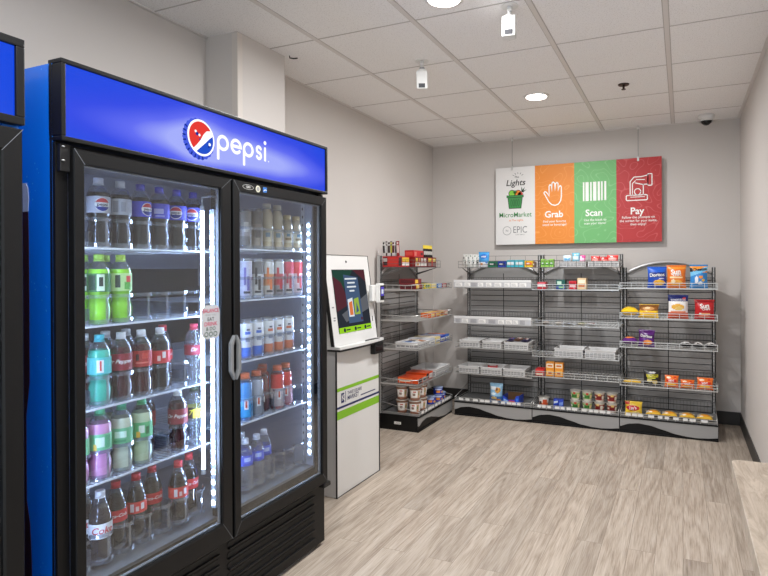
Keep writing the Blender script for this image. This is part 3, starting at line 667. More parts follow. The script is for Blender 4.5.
def bottle(nm, prof, fillz, liq, capc, lab, lz, deco=None, h=1.0, capr=.0148):
    t = thing('drink_bottle', '', 'bottle')
    mats_ = [liq if z1 <= fillz else M_PET for (_, z0), (_, z1) in zip(prof, prof[1:])]
    mb = MB(); mb.lathe([(r_, z * h) for r_, z in prof], liq, 20, mats=mats_); mb.build('body', t)
    zt = prof[-1][1] * h
    cm = mat('cap_' + nm, capc, .4)
    mb = MB(); mb.lathe([(capr, zt - .010), (capr, zt + .007), (capr * .92, zt + .0085)], cm, 20); mb.lathe([(capr * 1.08, zt - .0145), (capr * 1.08, zt - .0115)], cm, 16); mb.build('cap', t)
    if lab:
        lr = max(r_ for r_, z in prof if lz[0] - .02 <= z * h <= lz[1] + .02) + .0006
        lm = mat('label_' + nm, lab, .45)
        mb = MB(); mb.lathe([(lr, lz[0]), (lr, lz[1])], lm, 24, cap0=False, cap1=False)
        if deco: deco(mb, lr, (lz[0] + lz[1]) / 2, lz[1] - lz[0])
        mb.build('label', t)
    return t
def pm(nm, c): return mat('ink_' + nm, c, .5)
def globe(rot):
    def d(mb, r, zc, h):
        f = wrapf(r, zc); f2 = wrapf(r, zc, -.0008); f3 = wrapf(r, zc, -.0012); R = .021; o = rot
        N_ = 14; e = .0022
        for k in range(N_):
            u0, u1 = -R - e + 2 * (R + e) * k / N_, -R - e + 2 * (R + e) * (k + 1) / N_
            H0, H1 = (math.sqrt(max(0, (R + e) ** 2 - q * q)) for q in (u0, u1))
            mb.poly([(o + u0, -H0), (o + u1, -H1), (o + u1, H1), (o + u0, H0)], f, INK)
            v0, v1 = -R + 2 * R * k / N_, -R + 2 * R * (k + 1) / N_
            h0, h1 = (math.sqrt(max(0, R ** 2 - q * q)) for q in (v0, v1))
            cl = lambda h_: max(h_, .0075)
            if h0 > .007 or h1 > .007:
                mb.poly([(o + v0, .0072), (o + v1, .0072), (o + v1, cl(h1)), (o + v0, cl(h0))], f2, pm('red', (206, 44, 52)))
                mb.poly([(o + v0, -cl(h0)), (o + v1, -cl(h1)), (o + v1, -.0072), (o + v0, -.0072)], f2, pm('navy', (24, 44, 140)))
        mb.text('pepsi', .0155, lambda u, v: f3(o + u, v), BLK, .02)
        for k in (1.6, 3.2): mb.poly([(o + .02 + k * .012, -h * .3), (o + .024 + k * .012, -h * .3), (o + .024 + k * .012, h * .3), (o + .02 + k * .012, h * .3)], f, M_GREYP)
    return d
def script(s, size, col, shear=.25, band=None, dx=0):
    def d(mb, r, zc, h):
        f = wrapf(r, zc); f2 = wrapf(r, zc, -.0008)
        if band: mb.poly([(-.03, -h * .42), (.03, -h * .42), (.03, -h * .34), (-.03, -h * .34)], f, pm(band[0], band[1]))
        mb.text(s, size, lambda u, v: f2(dx + u + shear * v, v + .002), pm(col[0], col[1]), .012)
    return d
def patch(rects, txt=None):
    def d(mb, r, zc, h):
        f = wrapf(r, zc)
        for i, (u0, u1, v0, v1, c) in enumerate(rects):
            n = 4; fk = wrapf(r, zc, -.0004 - .0002 * i)
            for k in range(n): a = u0 + (u1 - u0) * k / n; b = u0 + (u1 - u0) * (k + 1) / n; mb.poly([(a, v0 * h), (b, v0 * h), (b, v1 * h), (a, v1 * h)], fk, pm('%d_%d_%d' % c, c))
        if txt: fk = wrapf(r, zc, -.0014); mb.text(txt[0], txt[1], lambda u, v: fk(u + txt[3] + .2 * v, v), pm('%d_%d_%d' % txt[2], txt[2]), .012)
    return d
L_COLA = body_mat('cola', (18, 14, 14), .88, (90, 70, 66))
RED = ('red', (206, 44, 52)); WH = ('white', (240, 240, 240))
SODA = [(r_ * .965, z) for r_, z in SODA]; COKE = [(r_ * .97, z) for r_, z in COKE]
KIND = {
 'silver': bottle('silver', SODA, .182, L_COLA, (214, 216, 226), (196, 198, 208), (.114, .168), globe(.012)),
 'silver2': bottle('silver2', SODA, .182, L_COLA, (214, 216, 222), (186, 188, 196), (.114, .168), patch([(-.02, -.004, -.35, .35, (150, 152, 160)), (.004, .02, -.3, .3, (160, 162, 170))])),
 'blue': bottle('bluecola', SODA, .182, L_COLA, (62, 66, 200), (70, 74, 206), (.114, .168), globe(.020)),
 'blue2': bottle('bluecola2', SODA, .182, L_COLA, (62, 66, 200), (70, 74, 206), (.114, .168), patch([(-.016, .016, -.2, .15, (180, 184, 236)), (-.012, .02, -.4, -.28, (150, 156, 230))])),
 'blue3': bottle('bluecola3', SODA, .182, L_COLA, (62, 66, 200), (70, 74, 206), (.114, .168), globe(-.010)),
 'lime': bottle('lime', SODA, .182, body_mat('lime', (150, 222, 62), .9), (176, 226, 92), (60, 120, 60), (.108, .168), patch([(-.030, -.006, -.4, .4, (36, 66, 44)), (-.002, .02, -.45, .45, (206, 226, 196)), (.004, .016, -.2, .3, (40, 50, 40))])),
 'lime2': bottle('lime2', SODA, .182, body_mat('lime', (150, 222, 62), .9), (196, 236, 90), (186, 222, 150), (.108, .168), patch([(-.02, -.004, -.3, .4, (40, 60, 46)), (.008, .03, -.4, .0, (90, 170, 70)), (.014, .03, 0, .35, (206, 60, 60))])),
 'teal': bottle('teal', SODA, .182, body_mat('teal', (70, 196, 168), .88), (70, 200, 212), (88, 200, 200), (.104, .158), patch([(-.004, .016, -.4, .35, (226, 236, 236)), (.004, .010, -.3, .3, (214, 80, 70))])),
 'cherry': bottle('cherry', SODA, .182, body_mat('cherry', (70, 22, 30), .82), (240, 238, 240), (140, 34, 46), (.104, .160), script('Dr Pepper', .0185, WH, .35, ('white', (240, 240, 240)))),
 'cherry2': bottle('cherry2', SODA, .182, body_mat('cherry', (70, 22, 30), .82), (240, 238, 240), (176, 40, 40), (.104, .160), patch([(-.02, .02, -.3, -.2, (226, 120, 110)), (-.02, -.01, -.1, .3, (60, 20, 24)), (.0, .02, .0, .35, (204, 70, 60))])),
 'redlabel': bottle('redlabel', SODA, .182, L_COLA, (242, 240, 242), (206, 48, 54), (.104, .150), patch([(-.002, .010, -.1, .4, (240, 230, 230)), (-.018, -.008, -.3, .1, (240, 210, 210))])),
 'clearred': bottle('clearred', SODA, .182, clear('drink_water', (236, 242, 248), refl=.2, rough=.05, body=.06), (196, 54, 78), (150, 40, 60), (.112, .150), script('Dr', .02, WH)),
 'pink': bottle('pink', SODA, .182, body_mat('pink', (226, 158, 206), .92), (86, 196, 146), (120, 200, 150), (.098, .150), patch([(-.022, .004, -.3, .3, (214, 236, 220)), (-.028, -.018, -.5, -.1, (240, 200, 90)), (.006, .024, -.4, .4, (90, 180, 130))])),
 'cream': bottle('cream', SODA, .182, body_mat('cream', (214, 222, 198), .90), (76, 190, 146), (110, 190, 140), (.098, .150), patch([(-.018, .018, -.12, .3, (206, 232, 214)), (-.02, .016, -.4, -.25, (80, 160, 112))])),
 'cream2': bottle('cream2', SODA, .182, body_mat('cream2', (206, 222, 186), .90), (76, 190, 126), (96, 186, 122), (.098, .150), patch([(-.018, .0, -.2, .3, (230, 240, 226)), (-.026, -.014, -.5, -.1, (240, 190, 60)), (.004, .016, -.3, .2, (60, 120, 70))])),
 'lemon': bottle('lemon', SODA, .182, clear('drink_water', (236, 242, 248), refl=.2, rough=.05, body=.06), (70, 84, 60), (228, 224, 70), (.108, .150), patch([(-.03, -.006, -.5, .5, (38, 40, 40)), (-.03, .03, .35, .5, (38, 40, 40))], ('7', .028, (240, 236, 60), -.014))),
 'diet': bottle('diet', COKE, .178, body_mat('dietcola', (60, 52, 54), .62, (170, 165, 175)), (240, 240, 244), (236, 236, 238), (.082, .130), script('Coke', .030, ('coke_red', (204, 40, 44)), .2)),
 'coke': bottle('coke', COKE, .178, L_COLA, (206, 50, 60), (204, 44, 48), (.098, .138), script('Coca-Cola', .0165, WH, .3)),
 'coke2': bottle('coke2', COKE, .178, L_COLA, (206, 50, 60), (216, 60, 50), (.098, .138), patch([(-.024, -.012, -.35, .35, (232, 224, 224)), (-.006, .004, -.3, .1, (236, 200, 196)), (.010, .022, -.2, .35, (240, 226, 224))])),
}
FRAP = [(.024, 0), (.0285, .004), (.0292, .012), (.0292, .10), (.0285, .118), (.026, .14), (.027, .155), (.0245, .172), (.018, .188), (.0165, .196), (.0165, .206)]
KIND['frappe'] = bottle('frappe', FRAP, .19, body_mat('frappe', (198, 184, 156), .95), (190, 184, 168), (206, 196, 172), (.04, .098), patch([(-.01, .01, -.15, .2, (120, 150, 170))]), capr=.0185)
KIND['frappe2'] = bottle('frappe2', FRAP, .19, body_mat('frappe', (198, 184, 156), .95), (196, 176, 130), (214, 206, 184), (.04, .098), patch([(-.014, .014, -.3, -.1, (150, 130, 90)), (-.008, .008, 0, .25, (100, 140, 160))]), h=.8, capr=.0185)
GAT = [(.028, 0), (.034, .004), (.0355, .014), (.0355, .05), (.033, .062), (.0355, .075), (.0355, .120), (.0345, .135), (.036, .148), (.033, .165), (.024, .180), (.0185, .186), (.0185, .196)]
GAT = [(r_ * .90, z) for r_, z in GAT]
for nm, c, capc, lab in (('sportblue', (44, 150, 220), (226, 110, 60), (70, 170, 226)), ('sportgrey', (176, 180, 190), (214, 104, 60), (150, 152, 160)), ('sportdark', (120, 50, 54), (190, 84, 56), (90, 60, 66)), ('sportred', (226, 60, 56), (230, 110, 70), (206, 190, 190)), ('sportred2', (230, 66, 60), (226, 120, 80), (196, 150, 156))):
    KIND[nm] = bottle(nm, GAT, .17, body_mat(nm, c, .88), capc, lab, (.016, .10), patch([(-.01, .008, -.1, .4, (236, 236, 236)), (-.006, .002, .0, .35, (220, 90, 50))]), capr=.0205)
WAT = [(.026, 0), (.031, .004), (.032, .012), (.030, .03), (.032, .045), (.030, .06), (.032, .075), (.030, .088), (.032, .10), (.032, .15), (.029, .168), (.019, .188), (.0135, .198), (.0135, .208)]
M_WATER = clear('drink_water', (236, 242, 248), refl=.2, rough=.05, body=.06)
KIND['water'] = bottle('water', WAT, .17, M_WATER, (232, 238, 250), (74, 98, 220), (.104, .148), patch([(-.016, .012, -.1, .3, (180, 200, 246)), (-.02, .02, -.45, -.3, (40, 60, 170))]))
def can(nm, cols, h, r, deco=None, text=None):
    t = thing('drink_can', '', 'can')
    P = [(r * .78, 0), (r, .008), (r, h * .32), (r, h * .62), (r, h - .012), (r * .86, h - .002), (r * .83, h), (r * .80, h - .003)]
    ms = [mat('can_aluminium', (186, 188, 192), .25, metal=.8)] + [mat('canprint_%d_%d_%d' % c, c, .35, metal=.15) for c in cols] + [mat('can_aluminium')] * 3
    mb = MB(); mb.lathe(P, ms[0], 20, mats=ms)
    if deco: deco(mb, r + .0004, h * .5, h * .7)
    mb.build('body', t)
    mb = MB(); mb.disc(0, -.004, r * .4, lambda u, v: (u, v, h - .0025), mat('can_tab', (150, 152, 156), .3, metal=.8), 10, r * .25); mb.build('ring_pull', t)
    return t
KIND['espresso'] = can('espresso', [(120, 116, 112), (150, 146, 140), (134, 130, 124)], .175, .028, patch([(-.01, .01, -.1, .25, (206, 200, 190))]))
KIND['espresso2'] = can('espresso2', [(160, 150, 136), (140, 132, 122), (110, 104, 98)], .185, .028, patch([(-.012, .012, -.3, .0, (90, 84, 80))]))
for nm, b_, m_, t_, dk in (('tallpurple', (206, 206, 220), (190, 188, 210), (200, 200, 214), (110, 100, 160)), ('tallblack', (206, 206, 204), (196, 196, 196), (110, 110, 112), (40, 40, 44)), ('tallorange', (206, 200, 196), (216, 150, 104), (206, 206, 206), (226, 120, 60)), ('tallred', (150, 146, 150), (196, 90, 96), (206, 206, 208), (196, 40, 60)), ('tallpink', (226, 220, 222), (226, 206, 210), (216, 90, 110), (200, 70, 90)), ('tallcoral', (222, 200, 200), (232, 216, 214), (216, 84, 88), (206, 60, 66))):
    KIND[nm] = can(nm, [b_, m_, t_], .180, .0285, patch([(-.013, -.003, -.2, .4, dk), (.0, .012, -.4, .1, dk), (-.014, .014, -.5, -.42, (60, 60, 64))]))
for nm, b_, dk in (('slimblue', (64, 120, 216), (60, 110, 210)), ('slimorange', (222, 130, 96), (214, 110, 70))):
    KIND[nm] = can(nm, [b_, (226, 226, 230), (232, 232, 234)], .170, .0285, patch([(-.012, .012, .22, .32, dk), (-.010, .010, -.05, .10, (150, 156, 176)), (-.006, .008, .36, .42, (60, 64, 90))]))
USED = set()
def put(kind, x, y, z, label, group, rz=None):
    """stand a bottle or can in the cooler (cooler frame: x along the doors, y into the cabinet)"""
    loc = (-1.636 - y, 1.052 + x, z + .0012)
    rz = PI / 2 + (random.uniform(-.2, .2) if rz is None else rz) - .55
    root = KIND[kind]
    if kind not in USED:
        USED.add(kind); root.location = loc; root.rotation_euler = (0, 0, rz); root['label'] = label; root['group'] = group; return root
    return dup(root, loc, rz, label, group)
Y0, Y1 = YB0 + .0385, YB0 + .0385 + .078
ORD = ['first', 'second', 'third', 'fourth', 'fifth', 'sixth', 'seventh']
g1 = 'bottles on the top shelf behind the left door'
for k, kind, lab in ((1, 'silver', 'silver-label cola bottle with round emblem, leftmost on the top shelf of the left door'), (2, 'silver2', 'plain silver-label cola bottle, second from left on the top shelf of the left door'), (3, 'blue', 'blue-label blue-capped cola bottle, third from left on the top shelf'), (4, 'blue2', 'blue-label cola bottle with lettering facing out, fourth from left on the top shelf'), (5, 'blue3', 'blue-label blue-capped cola bottle, fifth from left on the top shelf'), (6, 'blue3', 'blue-label cola bottle by the bright light strip, last on the top shelf')):
    put(kind, XLN[k], Y0, ZL[0], lab, g1)
g2 = 'lime soda bottles on the second shelf'
put('lime', XLN[1], Y0, ZL[1], 'lime-green soda bottle with dark label, front left on the second shelf', g2); put('lime2', XLN[2], Y0, ZL[1], 'lime-green soda bottle with pale label, front right of the lime pair', g2)
put('lime', XLN[1], Y1, ZL[1], 'lime-green soda bottle standing behind the dark-labelled one', g2); put('lime2', XLN[2], Y1, ZL[1], 'lime-green soda bottle standing behind the pale-labelled one', g2)
g3 = 'bottles on the third shelf behind the left door'
put('teal', XLN[1], Y0, ZL[2], 'teal soda bottle with turquoise cap, front left on the third shelf', g3)
put('cherry', XLN[2], Y0, ZL[2], 'dark red soda bottle with white script label, beside the teal bottle', g3); put('cherry2', XLN[3], Y0, ZL[2], 'dark red soda bottle with mottled red label, third from left on the third shelf', g3)
put('redlabel', XLN[4], Y0, ZL[2], 'white-capped cola bottle with bright red label on the third shelf', g3); put('clearred', XLN[6], Y0, ZL[2], 'clear bottle with dark red band and cap beside the light strip, third shelf', g3)
put('cherry', XLN[1], Y1, ZL[2], 'white-capped soda bottle standing behind the teal bottle', g3); put('cherry', XLN[2], Y1, ZL[2], 'white-capped dark soda bottle behind the script-labelled one on the third shelf', g3); put('cherry2', XLN[3], Y1, ZL[2], 'white-capped dark soda bottle behind the mottled-label one on the third shelf', g3)
put('coke', XLN[5], Y1, ZL[2], 'dark red-capped bottle set back beside the empty lane on the third shelf', g3)
g4 = 'bottles on the fourth shelf behind the left door'
put('pink', XLN[0] + .0005, Y0, ZL[3], 'pink lemonade bottle half hidden by the left door frame', g4); put('pink', XLN[1], Y0, ZL[3], 'pink lemonade bottle with green cap, wholly in view, fourth shelf', g4)
put('cream', XLN[2], Y0, ZL[3], 'pale lemonade bottle with green label, right beside the pink one', g4); put('cream2', XLN[3], Y0, ZL[3], 'pale green lemonade bottle with bright green cap, third in view on the fourth shelf', g4)
put('cherry2', XLN[4], Y1, ZL[3], 'dark red soda bottle set back between the pale and the red bottle, fourth shelf', g4); put('cherry', XLN[5], Y0, ZL[3], 'dark red soda bottle with white script standing forward on the fourth shelf', g4)
put('lemon', XLN[6], Y0, ZL[3], 'clear lemon soda bottle with black and yellow label beside the light strip', g4)
put('pink', XLN[1], Y1, ZL[3], 'green-capped pink bottle standing behind the pink one in view', g4); put('cream', XLN[2], Y1, ZL[3], 'green-capped pale bottle standing behind the first pale one', g4)
g5 = 'cola bottles on the cooler floor, left door'
put('diet', XLN[1], Y0, ZL[4], 'white-label diet cola bottle with white cap at the front of the cooler floor', g5, .15); put('diet', XLN[1], Y1, ZL[4], 'white-capped diet cola bottle behind the front white-label one', g5)
put('coke', XLN[2], Y0 + .03, ZL[4], 'red-label cola bottle with white script, next to the front diet bottle', g5, 0); put('coke2', XLN[3], Y0 + .03, ZL[4], 'red-label cola bottle, second of the row on the cooler floor', g5)
put('coke', XLN[4], Y0 + .045, ZL[4], 'red-label cola bottle set back, left of the forward orange-red one', g5, 0); put('coke2', XLN[5], Y0, ZL[4], 'cola bottle with orange-red label pulled to the front of the cooler floor', g5, .1); put('coke', XLN[6], Y0 + .03, ZL[4], 'red-label cola bottle beside the light strip on the cooler floor', g5)
h1 = 'coffee drinks on the top shelf behind the right door'
for k, kind, lab in ((0, 'espresso', 'grey-brown coffee can, leftmost behind the right door on its top shelf'), (1, 'espresso2', 'tan and grey coffee can, second from left on the right top shelf'), (2, 'frappe', 'tall beige coffee bottle, left of the two tall ones'), (3, 'frappe', 'tall beige coffee bottle, right of the two tall ones'), (4, 'frappe2', 'short beige coffee bottle, left of the two short ones'), (5, 'frappe2', 'short beige coffee bottle at the right end of the shelf')):
    put(kind, XRN[k] - (.0028 if k == 5 else 0), Y0 - .004, ZR[0], lab, h1)
h2 = 'tall cans on the second shelf behind the right door'
for k, (kind, lab) in enumerate((('tallpurple', 'white and lilac tall can, leftmost on the second right shelf'), ('tallblack', 'white tall can with black pattern on the second right shelf'), ('tallorange', 'tall can with orange band on the second right shelf'), ('tallred', 'tall can with dark red band on the second right shelf'), ('tallpink', 'pinkish white tall can with pink top on the second right shelf'), ('tallcoral', 'white tall can with coral red top at the right end, second right shelf'))):
    put(kind, XRN[k], Y0 - .006, ZR[1], lab, h2)
h3 = 'slim cans on the third shelf behind the right door'
for k, (kind, lab) in enumerate((('slimblue', 'white slim can with blue base, leftmost on the third right shelf'), ('slimblue', 'white slim can with blue base, second from left on the third right shelf'), ('slimorange', 'white slim can with orange base, third from left on the third right shelf'), ('slimorange', 'white slim can with orange base, fourth from left on the third right shelf'), ('slimorange', 'white slim can with orange base, rightmost on the third right shelf'))):
    put(kind, XRN[k], Y0 - .006, ZR[2], lab, h3)
    if k < 4: put(kind, XRN[k], Y1 - .02, ZR[2], 'slim can standing behind the ' + ORD[k] + ' one from left, third right shelf', h3)
h4 = 'sports drinks on the fourth shelf behind the right door'
put('sportblue', XRN[0], Y0, ZR[3], 'blue sports drink bottle with orange cap at the front left', h4); put('sportgrey', XRN[1], Y0, ZR[3], 'pale grey sports drink bottle beside the blue one', h4); put('sportdark', XRN[2], Y0 + .03, ZR[3], 'dark red sports drink bottle set back in the middle of its shelf', h4)
put('sportred', XRN[3], Y0, ZR[3], 'bright red sports drink bottle at the front of the fourth right shelf', h4); put('sportred2', XRN[4], Y0 + .01, ZR[3], 'red sports drink bottle with pinkish label, rightmost of its shelf', h4); put('sportred', XRN[3], Y1 + .01, ZR[3], 'orange-capped red sports drink bottle behind the front red one', h4)
h5 = 'water bottles on the cooler floor, right door'
put('water', XRN[0], Y0, ZR[4], 'blue-label water bottle, leftmost at the front of the right cooler floor', h5); put('water', XRN[1], Y0, ZR[4], 'blue-label water bottle, second from left at the front of the right cooler floor', h5); put('water', XRN[2], Y0 + .02, ZR[4], 'blue-label water bottle, rightmost of the group on the right cooler floor', h5)
put('water', XRN[0], Y1 + .01, ZR[4], 'white-capped water bottle behind the leftmost one', h5); put('water', XRN[1], Y1 + .01, ZR[4], 'white-capped water bottle behind the second one', h5)
# ------------------------------------------------------------------ self-checkout kiosk
KW = .515
kiosk = thing('payment_kiosk', 'white self-checkout kiosk with tilted touch screen and green stripes beside the cooler', 'kiosk', (-1.921, 2.85, 0), PI / 2)
M_KW = mat('white_laminate', (224, 223, 221), .35); M_KS = mat('grey_kiosk_side', (196, 196, 196), .45)
mb = MB(); mb.box(0, KW, 0, .30, 0.004, .885, M_KW); mb.box(-.0012, 0, .004, .30, .004, .885, M_KS); mb.build('lower_cabinet', kiosk)
mb = MB(); mb.box(-.003, .003, -.004, .004, .0, .89, M_BLKPL).box(KW - .003, KW + .004, -.004, .004, .0, .89, M_BLKPL).box(.003, KW - .003, -.003, .02, 0, .004, M_BLKPL); mb.build('edge_trim', kiosk)
mb = MB(); P = [(-.006, .06), (-.006, -.03)] + [(-.006 + (KW + .02) * i / 12, -.03 - .016 * math.sin(PI * i / 12)) for i in range(1, 12)] + [(KW + .014, -.03), (KW + .014, .06)]
mb.prism(P, lambda u, v, w: (u, v, w), .898, .914, M_KW); mb.prism([(a, b - .001 if b < 0 else b) for a, b in P], lambda u, v, w: (u, v, w), .886, .898, M_BLKPL); mb.build('tray', kiosk)
yz = lambda z: .012 + (z - .915) / .557 * .078
mb = MB(); mb.prism([(yz(.915), .915), (yz(1.472), 1.472), (.20, 1.472), (.20, .915)], lambda u, v, w: (w, u, v), 0, KW, M_KW); sc_ = mb.build('screen_housing', kiosk)
mb = MB()
for x in (-.004, KW): mb.prism([(yz(.915) - .002, .915), (yz(1.472) - .002, 1.475), (yz(1.472) + .022, 1.475), (yz(.915) + .022, .915)], lambda u, v, w: (w, u, v), x, x + .004, M_BLKPL)
mb.prism([(yz(1.472) - .002, 1.472), (yz(1.472) - .002, 1.475), (.2, 1.475), (.2, 1.472)], lambda u, v, w: (w, u, v), 0, KW, M_BLKPL); mb.build('edge_trim', kiosk)
pf = lambda off: (lambda u, v: (u, yz(v) - off, v))
f = pf(.0012)
mb = MB()
SC = emis('screen_dark', (44, 48, 56), 1.0); SG = emis('screen_green', (40, 70, 60), 1.0); SR = emis('screen_maroon', (84, 44, 52), 1.0); SB = emis('screen_blue', (70, 90, 120), 1.0); SW = emis('screen_white', (220, 226, 232), 1.0); SO = emis('screen_orange', (216, 120, 70), 1.0); SY_ = emis('screen_yellowgreen', (150, 176, 70), 1.0); SGR = emis('screen_grey', (96, 98, 104), 1.0); SL = emis('screen_lime_bar', (150, 206, 40), 1.0)
mb.poly([(.066, .985), (.456, .985), (.45, 1.382), (.064, 1.382)], f, M_BLKPL)
f = pf(.0018); mb.poly([(.07, 1.02), (.452, 1.02), (.446, 1.378), (.068, 1.378)], f, SC)
f = pf(.0024); mb.poly([(.068, 1.378), (.30, 1.378), (.068, 1.16)], f, SG); mb.poly([(.068, 1.34), (.15, 1.30), (.22, 1.16), (.07, 1.12)], pf(.0027), SR); mb.poly([(.30, 1.378), (.446, 1.378), (.447, 1.30)], f, SR); mb.poly([(.12, 1.10), (.45, 1.22), (.45, 1.12), (.16, 1.05)], f, SGR)
mb.poly([(.19, 1.04), (.36, 1.04), (.352, 1.33), (.185, 1.35)], pf(.0030), SB)
f = pf(.0036)
for z, w in ((1.322, .13), (1.296, .08), (1.270, .10), (1.244, .05)): mb.ribbon([(.265 - w / 2, z), (.265 + w / 2, z)], .010, f, SW)
mb.poly([(.20, 1.08), (.26, 1.08), (.258, 1.20), (.20, 1.19)], f, SW); mb.poly([(.21, 1.09), (.25, 1.09), (.25, 1.18), (.21, 1.17)], pf(.0042), SO); mb.poly([(.27, 1.09), (.335, 1.09), (.33, 1.20), (.272, 1.19)], f, SY_); mb.poly([(.285, 1.10), (.32, 1.11), (.30, 1.17)], pf(.0042), SB); mb.disc(.345, 1.06, .011, f, SR, 12)
f = pf(.0024); mb.poly([(.07, .985), (.456, .985), (.453, 1.02), (.07, 1.02)], f, SL)
for x in (.13, .255, .375): mb.disc(x, 1.002, .013, pf(.0030), SC, 12); mb.ribbon([(x + .022, 1.002), (x + .062, 1.002)], .008, pf(.0030), SC)
mb.build('touch_screen', sc_)
mb = MB(); mb.disc(.24, 1.432, .0085, pf(.0012), M_BLKPL, 16); mb.disc(.24, 1.432, .0035, pf(.0016), mat('lens_glass', (6, 6, 8), .08), 10); mb.build('webcam', sc_)
mb = MB()
for x, z in ((.034, 1.15), (.037, 1.085), (.034, 1.07)): mb.ribbon([(x - .008, z), (x + .008, z)], .008, pf(.0014), M_GREYP)
mb.poly([(.478, 1.03), (.486, 1.03), (.486, 1.065), (.478, 1.065)], pf(.0014), M_BLKPL); mb.build('icon_print', sc_)
# card reader on an arm
mb = MB(); mb.box(.440, .492, .005, .032, 1.165, 1.275, M_WHITE, .006); cr_ = mb.build('card_reader_arm', kiosk)
mb = MB(); mb.box(.492, .556, -.022, .012, 1.155, 1.285, M_WHITE, .006).box(.499, .549, -.0245, -.022, 1.172, 1.272, M_BLKPL); mb.poly([(.503, 1.20), (.545, 1.20), (.545, 1.262), (.503, 1.262)], lambda u, v: (u, -.0252, v), emis('screen_violet', (96, 84, 190), 1.0)); mb.poly([(.511, 1.215), (.537, 1.215), (.537, 1.245), (.511, 1.245)], lambda u, v: (u, -.0258, v), SW); mb.build('card_reader', cr_)
mb = MB(); mb.box(.40, .52, -.036, -.001, .815, .884, M_BLKPL, .005).box(.415, .50, -.0375, -.036, .835, .865, mat('scanner_window', (30, 8, 10), .1)); mb.build('barcode_scanner', kiosk)
mb = MB(); mb.prism([(.30, -.022), (.49, -.026), (.47, .002), (.34, .002)], lambda u, v, w: (u, v, w), .9141, .918, M_BLKPL); mb.build('tray_pad', kiosk)
# stripes and lettering on the cabinet
KG = mat('lime_vinyl', (132, 190, 40), .45); KN = mat('navy_vinyl', (38, 44, 96), .45)
mb = MB(); f = front(0, 0, -.0008); f2 = front(0, 0, -.0014)
mb.poly([(.004, .640), (KW - .004, .640), (KW - .004, .661), (.004, .661)], f, KG); mb.poly([(.004, .534), (KW - .004, .534), (KW - .004, .547), (.004, .547)], f, KN); mb.poly([(.004, .470), (KW - .004, .470), (KW - .004, .520), (.004, .520)], f, KG)
mb.poly([(.05, .565), (.085, .565), (.085, .625), (.05, .625)], f, KN); mb.text('K', .055, lambda u, v: f2(.072 + u, .595 + v), M_KW, .01); mb.ribbon([(.10, .565), (.10, .628)], .006, f, KN)
mb.text('THREE SQUARE', .030, lambda u, v: f(.205 + u, .612 + v), KN, .006, sx=.8); mb.text('MARKET', .038, lambda u, v: f(.187 + u, .582 + v), KN, .012, sx=.92); mb.ribbon([(.28, .570), (.46, .570)], .007, f, KN)
mb.build('stripes_and_lettering', kiosk)
# ------------------------------------------------------------------ snack racks
GW, GD = .7512, .40
def wave(x):
    pts = [(0, .052), (.10, .080), (.20, .089), (.32, .080), (.45, .055), (.58, .030), (.70, .018), (.80, .015), (.90, .020), (1, .030)]
    for (a, za), (b, zb) in zip(pts, pts[1:]):
        if a <= x <= b: k = (x - a) / (b - a); k = k * k * (3 - 2 * k) * .35 + k * .65; return za + (zb - za) * k
    return pts[-1][1]
_sh = {}
def shelf_mesh(style):
    """wire shelf: deck, front rail, end rails and a fence at the back; x 0..GW, y 0..GD"""
    if style in _sh: return _sh[style]
    mb = MB(); C = M_CHROME; x0, x1, y0, y1 = .002, GW - .002, .006, .364
    r = .0024
    for k in range(25):
        x = x0 + (x1 - x0) * k / 24; mb.box(x - .0014, x + .0014, y0, y1, -.003, 0, C)
    for y in (.006, .12, .24, .36): mb.box(x0, x1, y - r, y + r, -.008, -.003, C)
    h = .045
    mb.box(x0, x1, y0 - .004, y0, h - .005, h, C); mb.box(x0, x1, y0 - .004, y0 + .001, -.006, 0, C); mb.box(x0, x1, y0 - .003, y0, h * .45, h * .45 + .003, C)
    n = 8 if style != 'ticket' else 8
    for k in range(n + 1): x = x0 + .003 + (x1 - x0 - .006) * k / n; mb.box(x - .0018, x + .0018, y0 - .003, y0, 0, h, C)
    for x in (x0, x1 - .004):
        mb.tube([(x + .002, y0, h - .003), (x + .002, y0 + .10, h * .75), (x + .002, y1, h * .9)], .0040, C, 6); mb.box(x - .001, x + .005, y0, y1, -.010, 0, C)
        for k in range(5): y = y0 + (y1 - y0) * (k + 1) / 6; mb.box(x + .001, x + .003, y - .0014, y + .0014, 0, h * .8, C)
    for k in range(28): x = x0 + (x1 - x0) * (k + .5) / 28; mb.box(x - .0012, x + .0012, y1 - .003, y1, 0, .082, M_DWIRE)
    mb.box(x0, x1, y1 - .004, y1, .080, .084, M_DWIRE); mb.box(x0, x1, y1 - .004, y1, .040, .043, M_DWIRE)
    for x in (x0 + .02, x1 - .024): mb.prism([(y1 + .008, -.001), (.10, -.008), (y1 + .008, -.035)], lambda u, v, w: (w, u, v), x, x + .003, M_STEEL)
    _sh[style] = mb; 
    o = mb.build('wire_shelf'); _sh[style] = o.data; o['template'] = 1; bpy.data.objects.remove(o); return _sh[style]
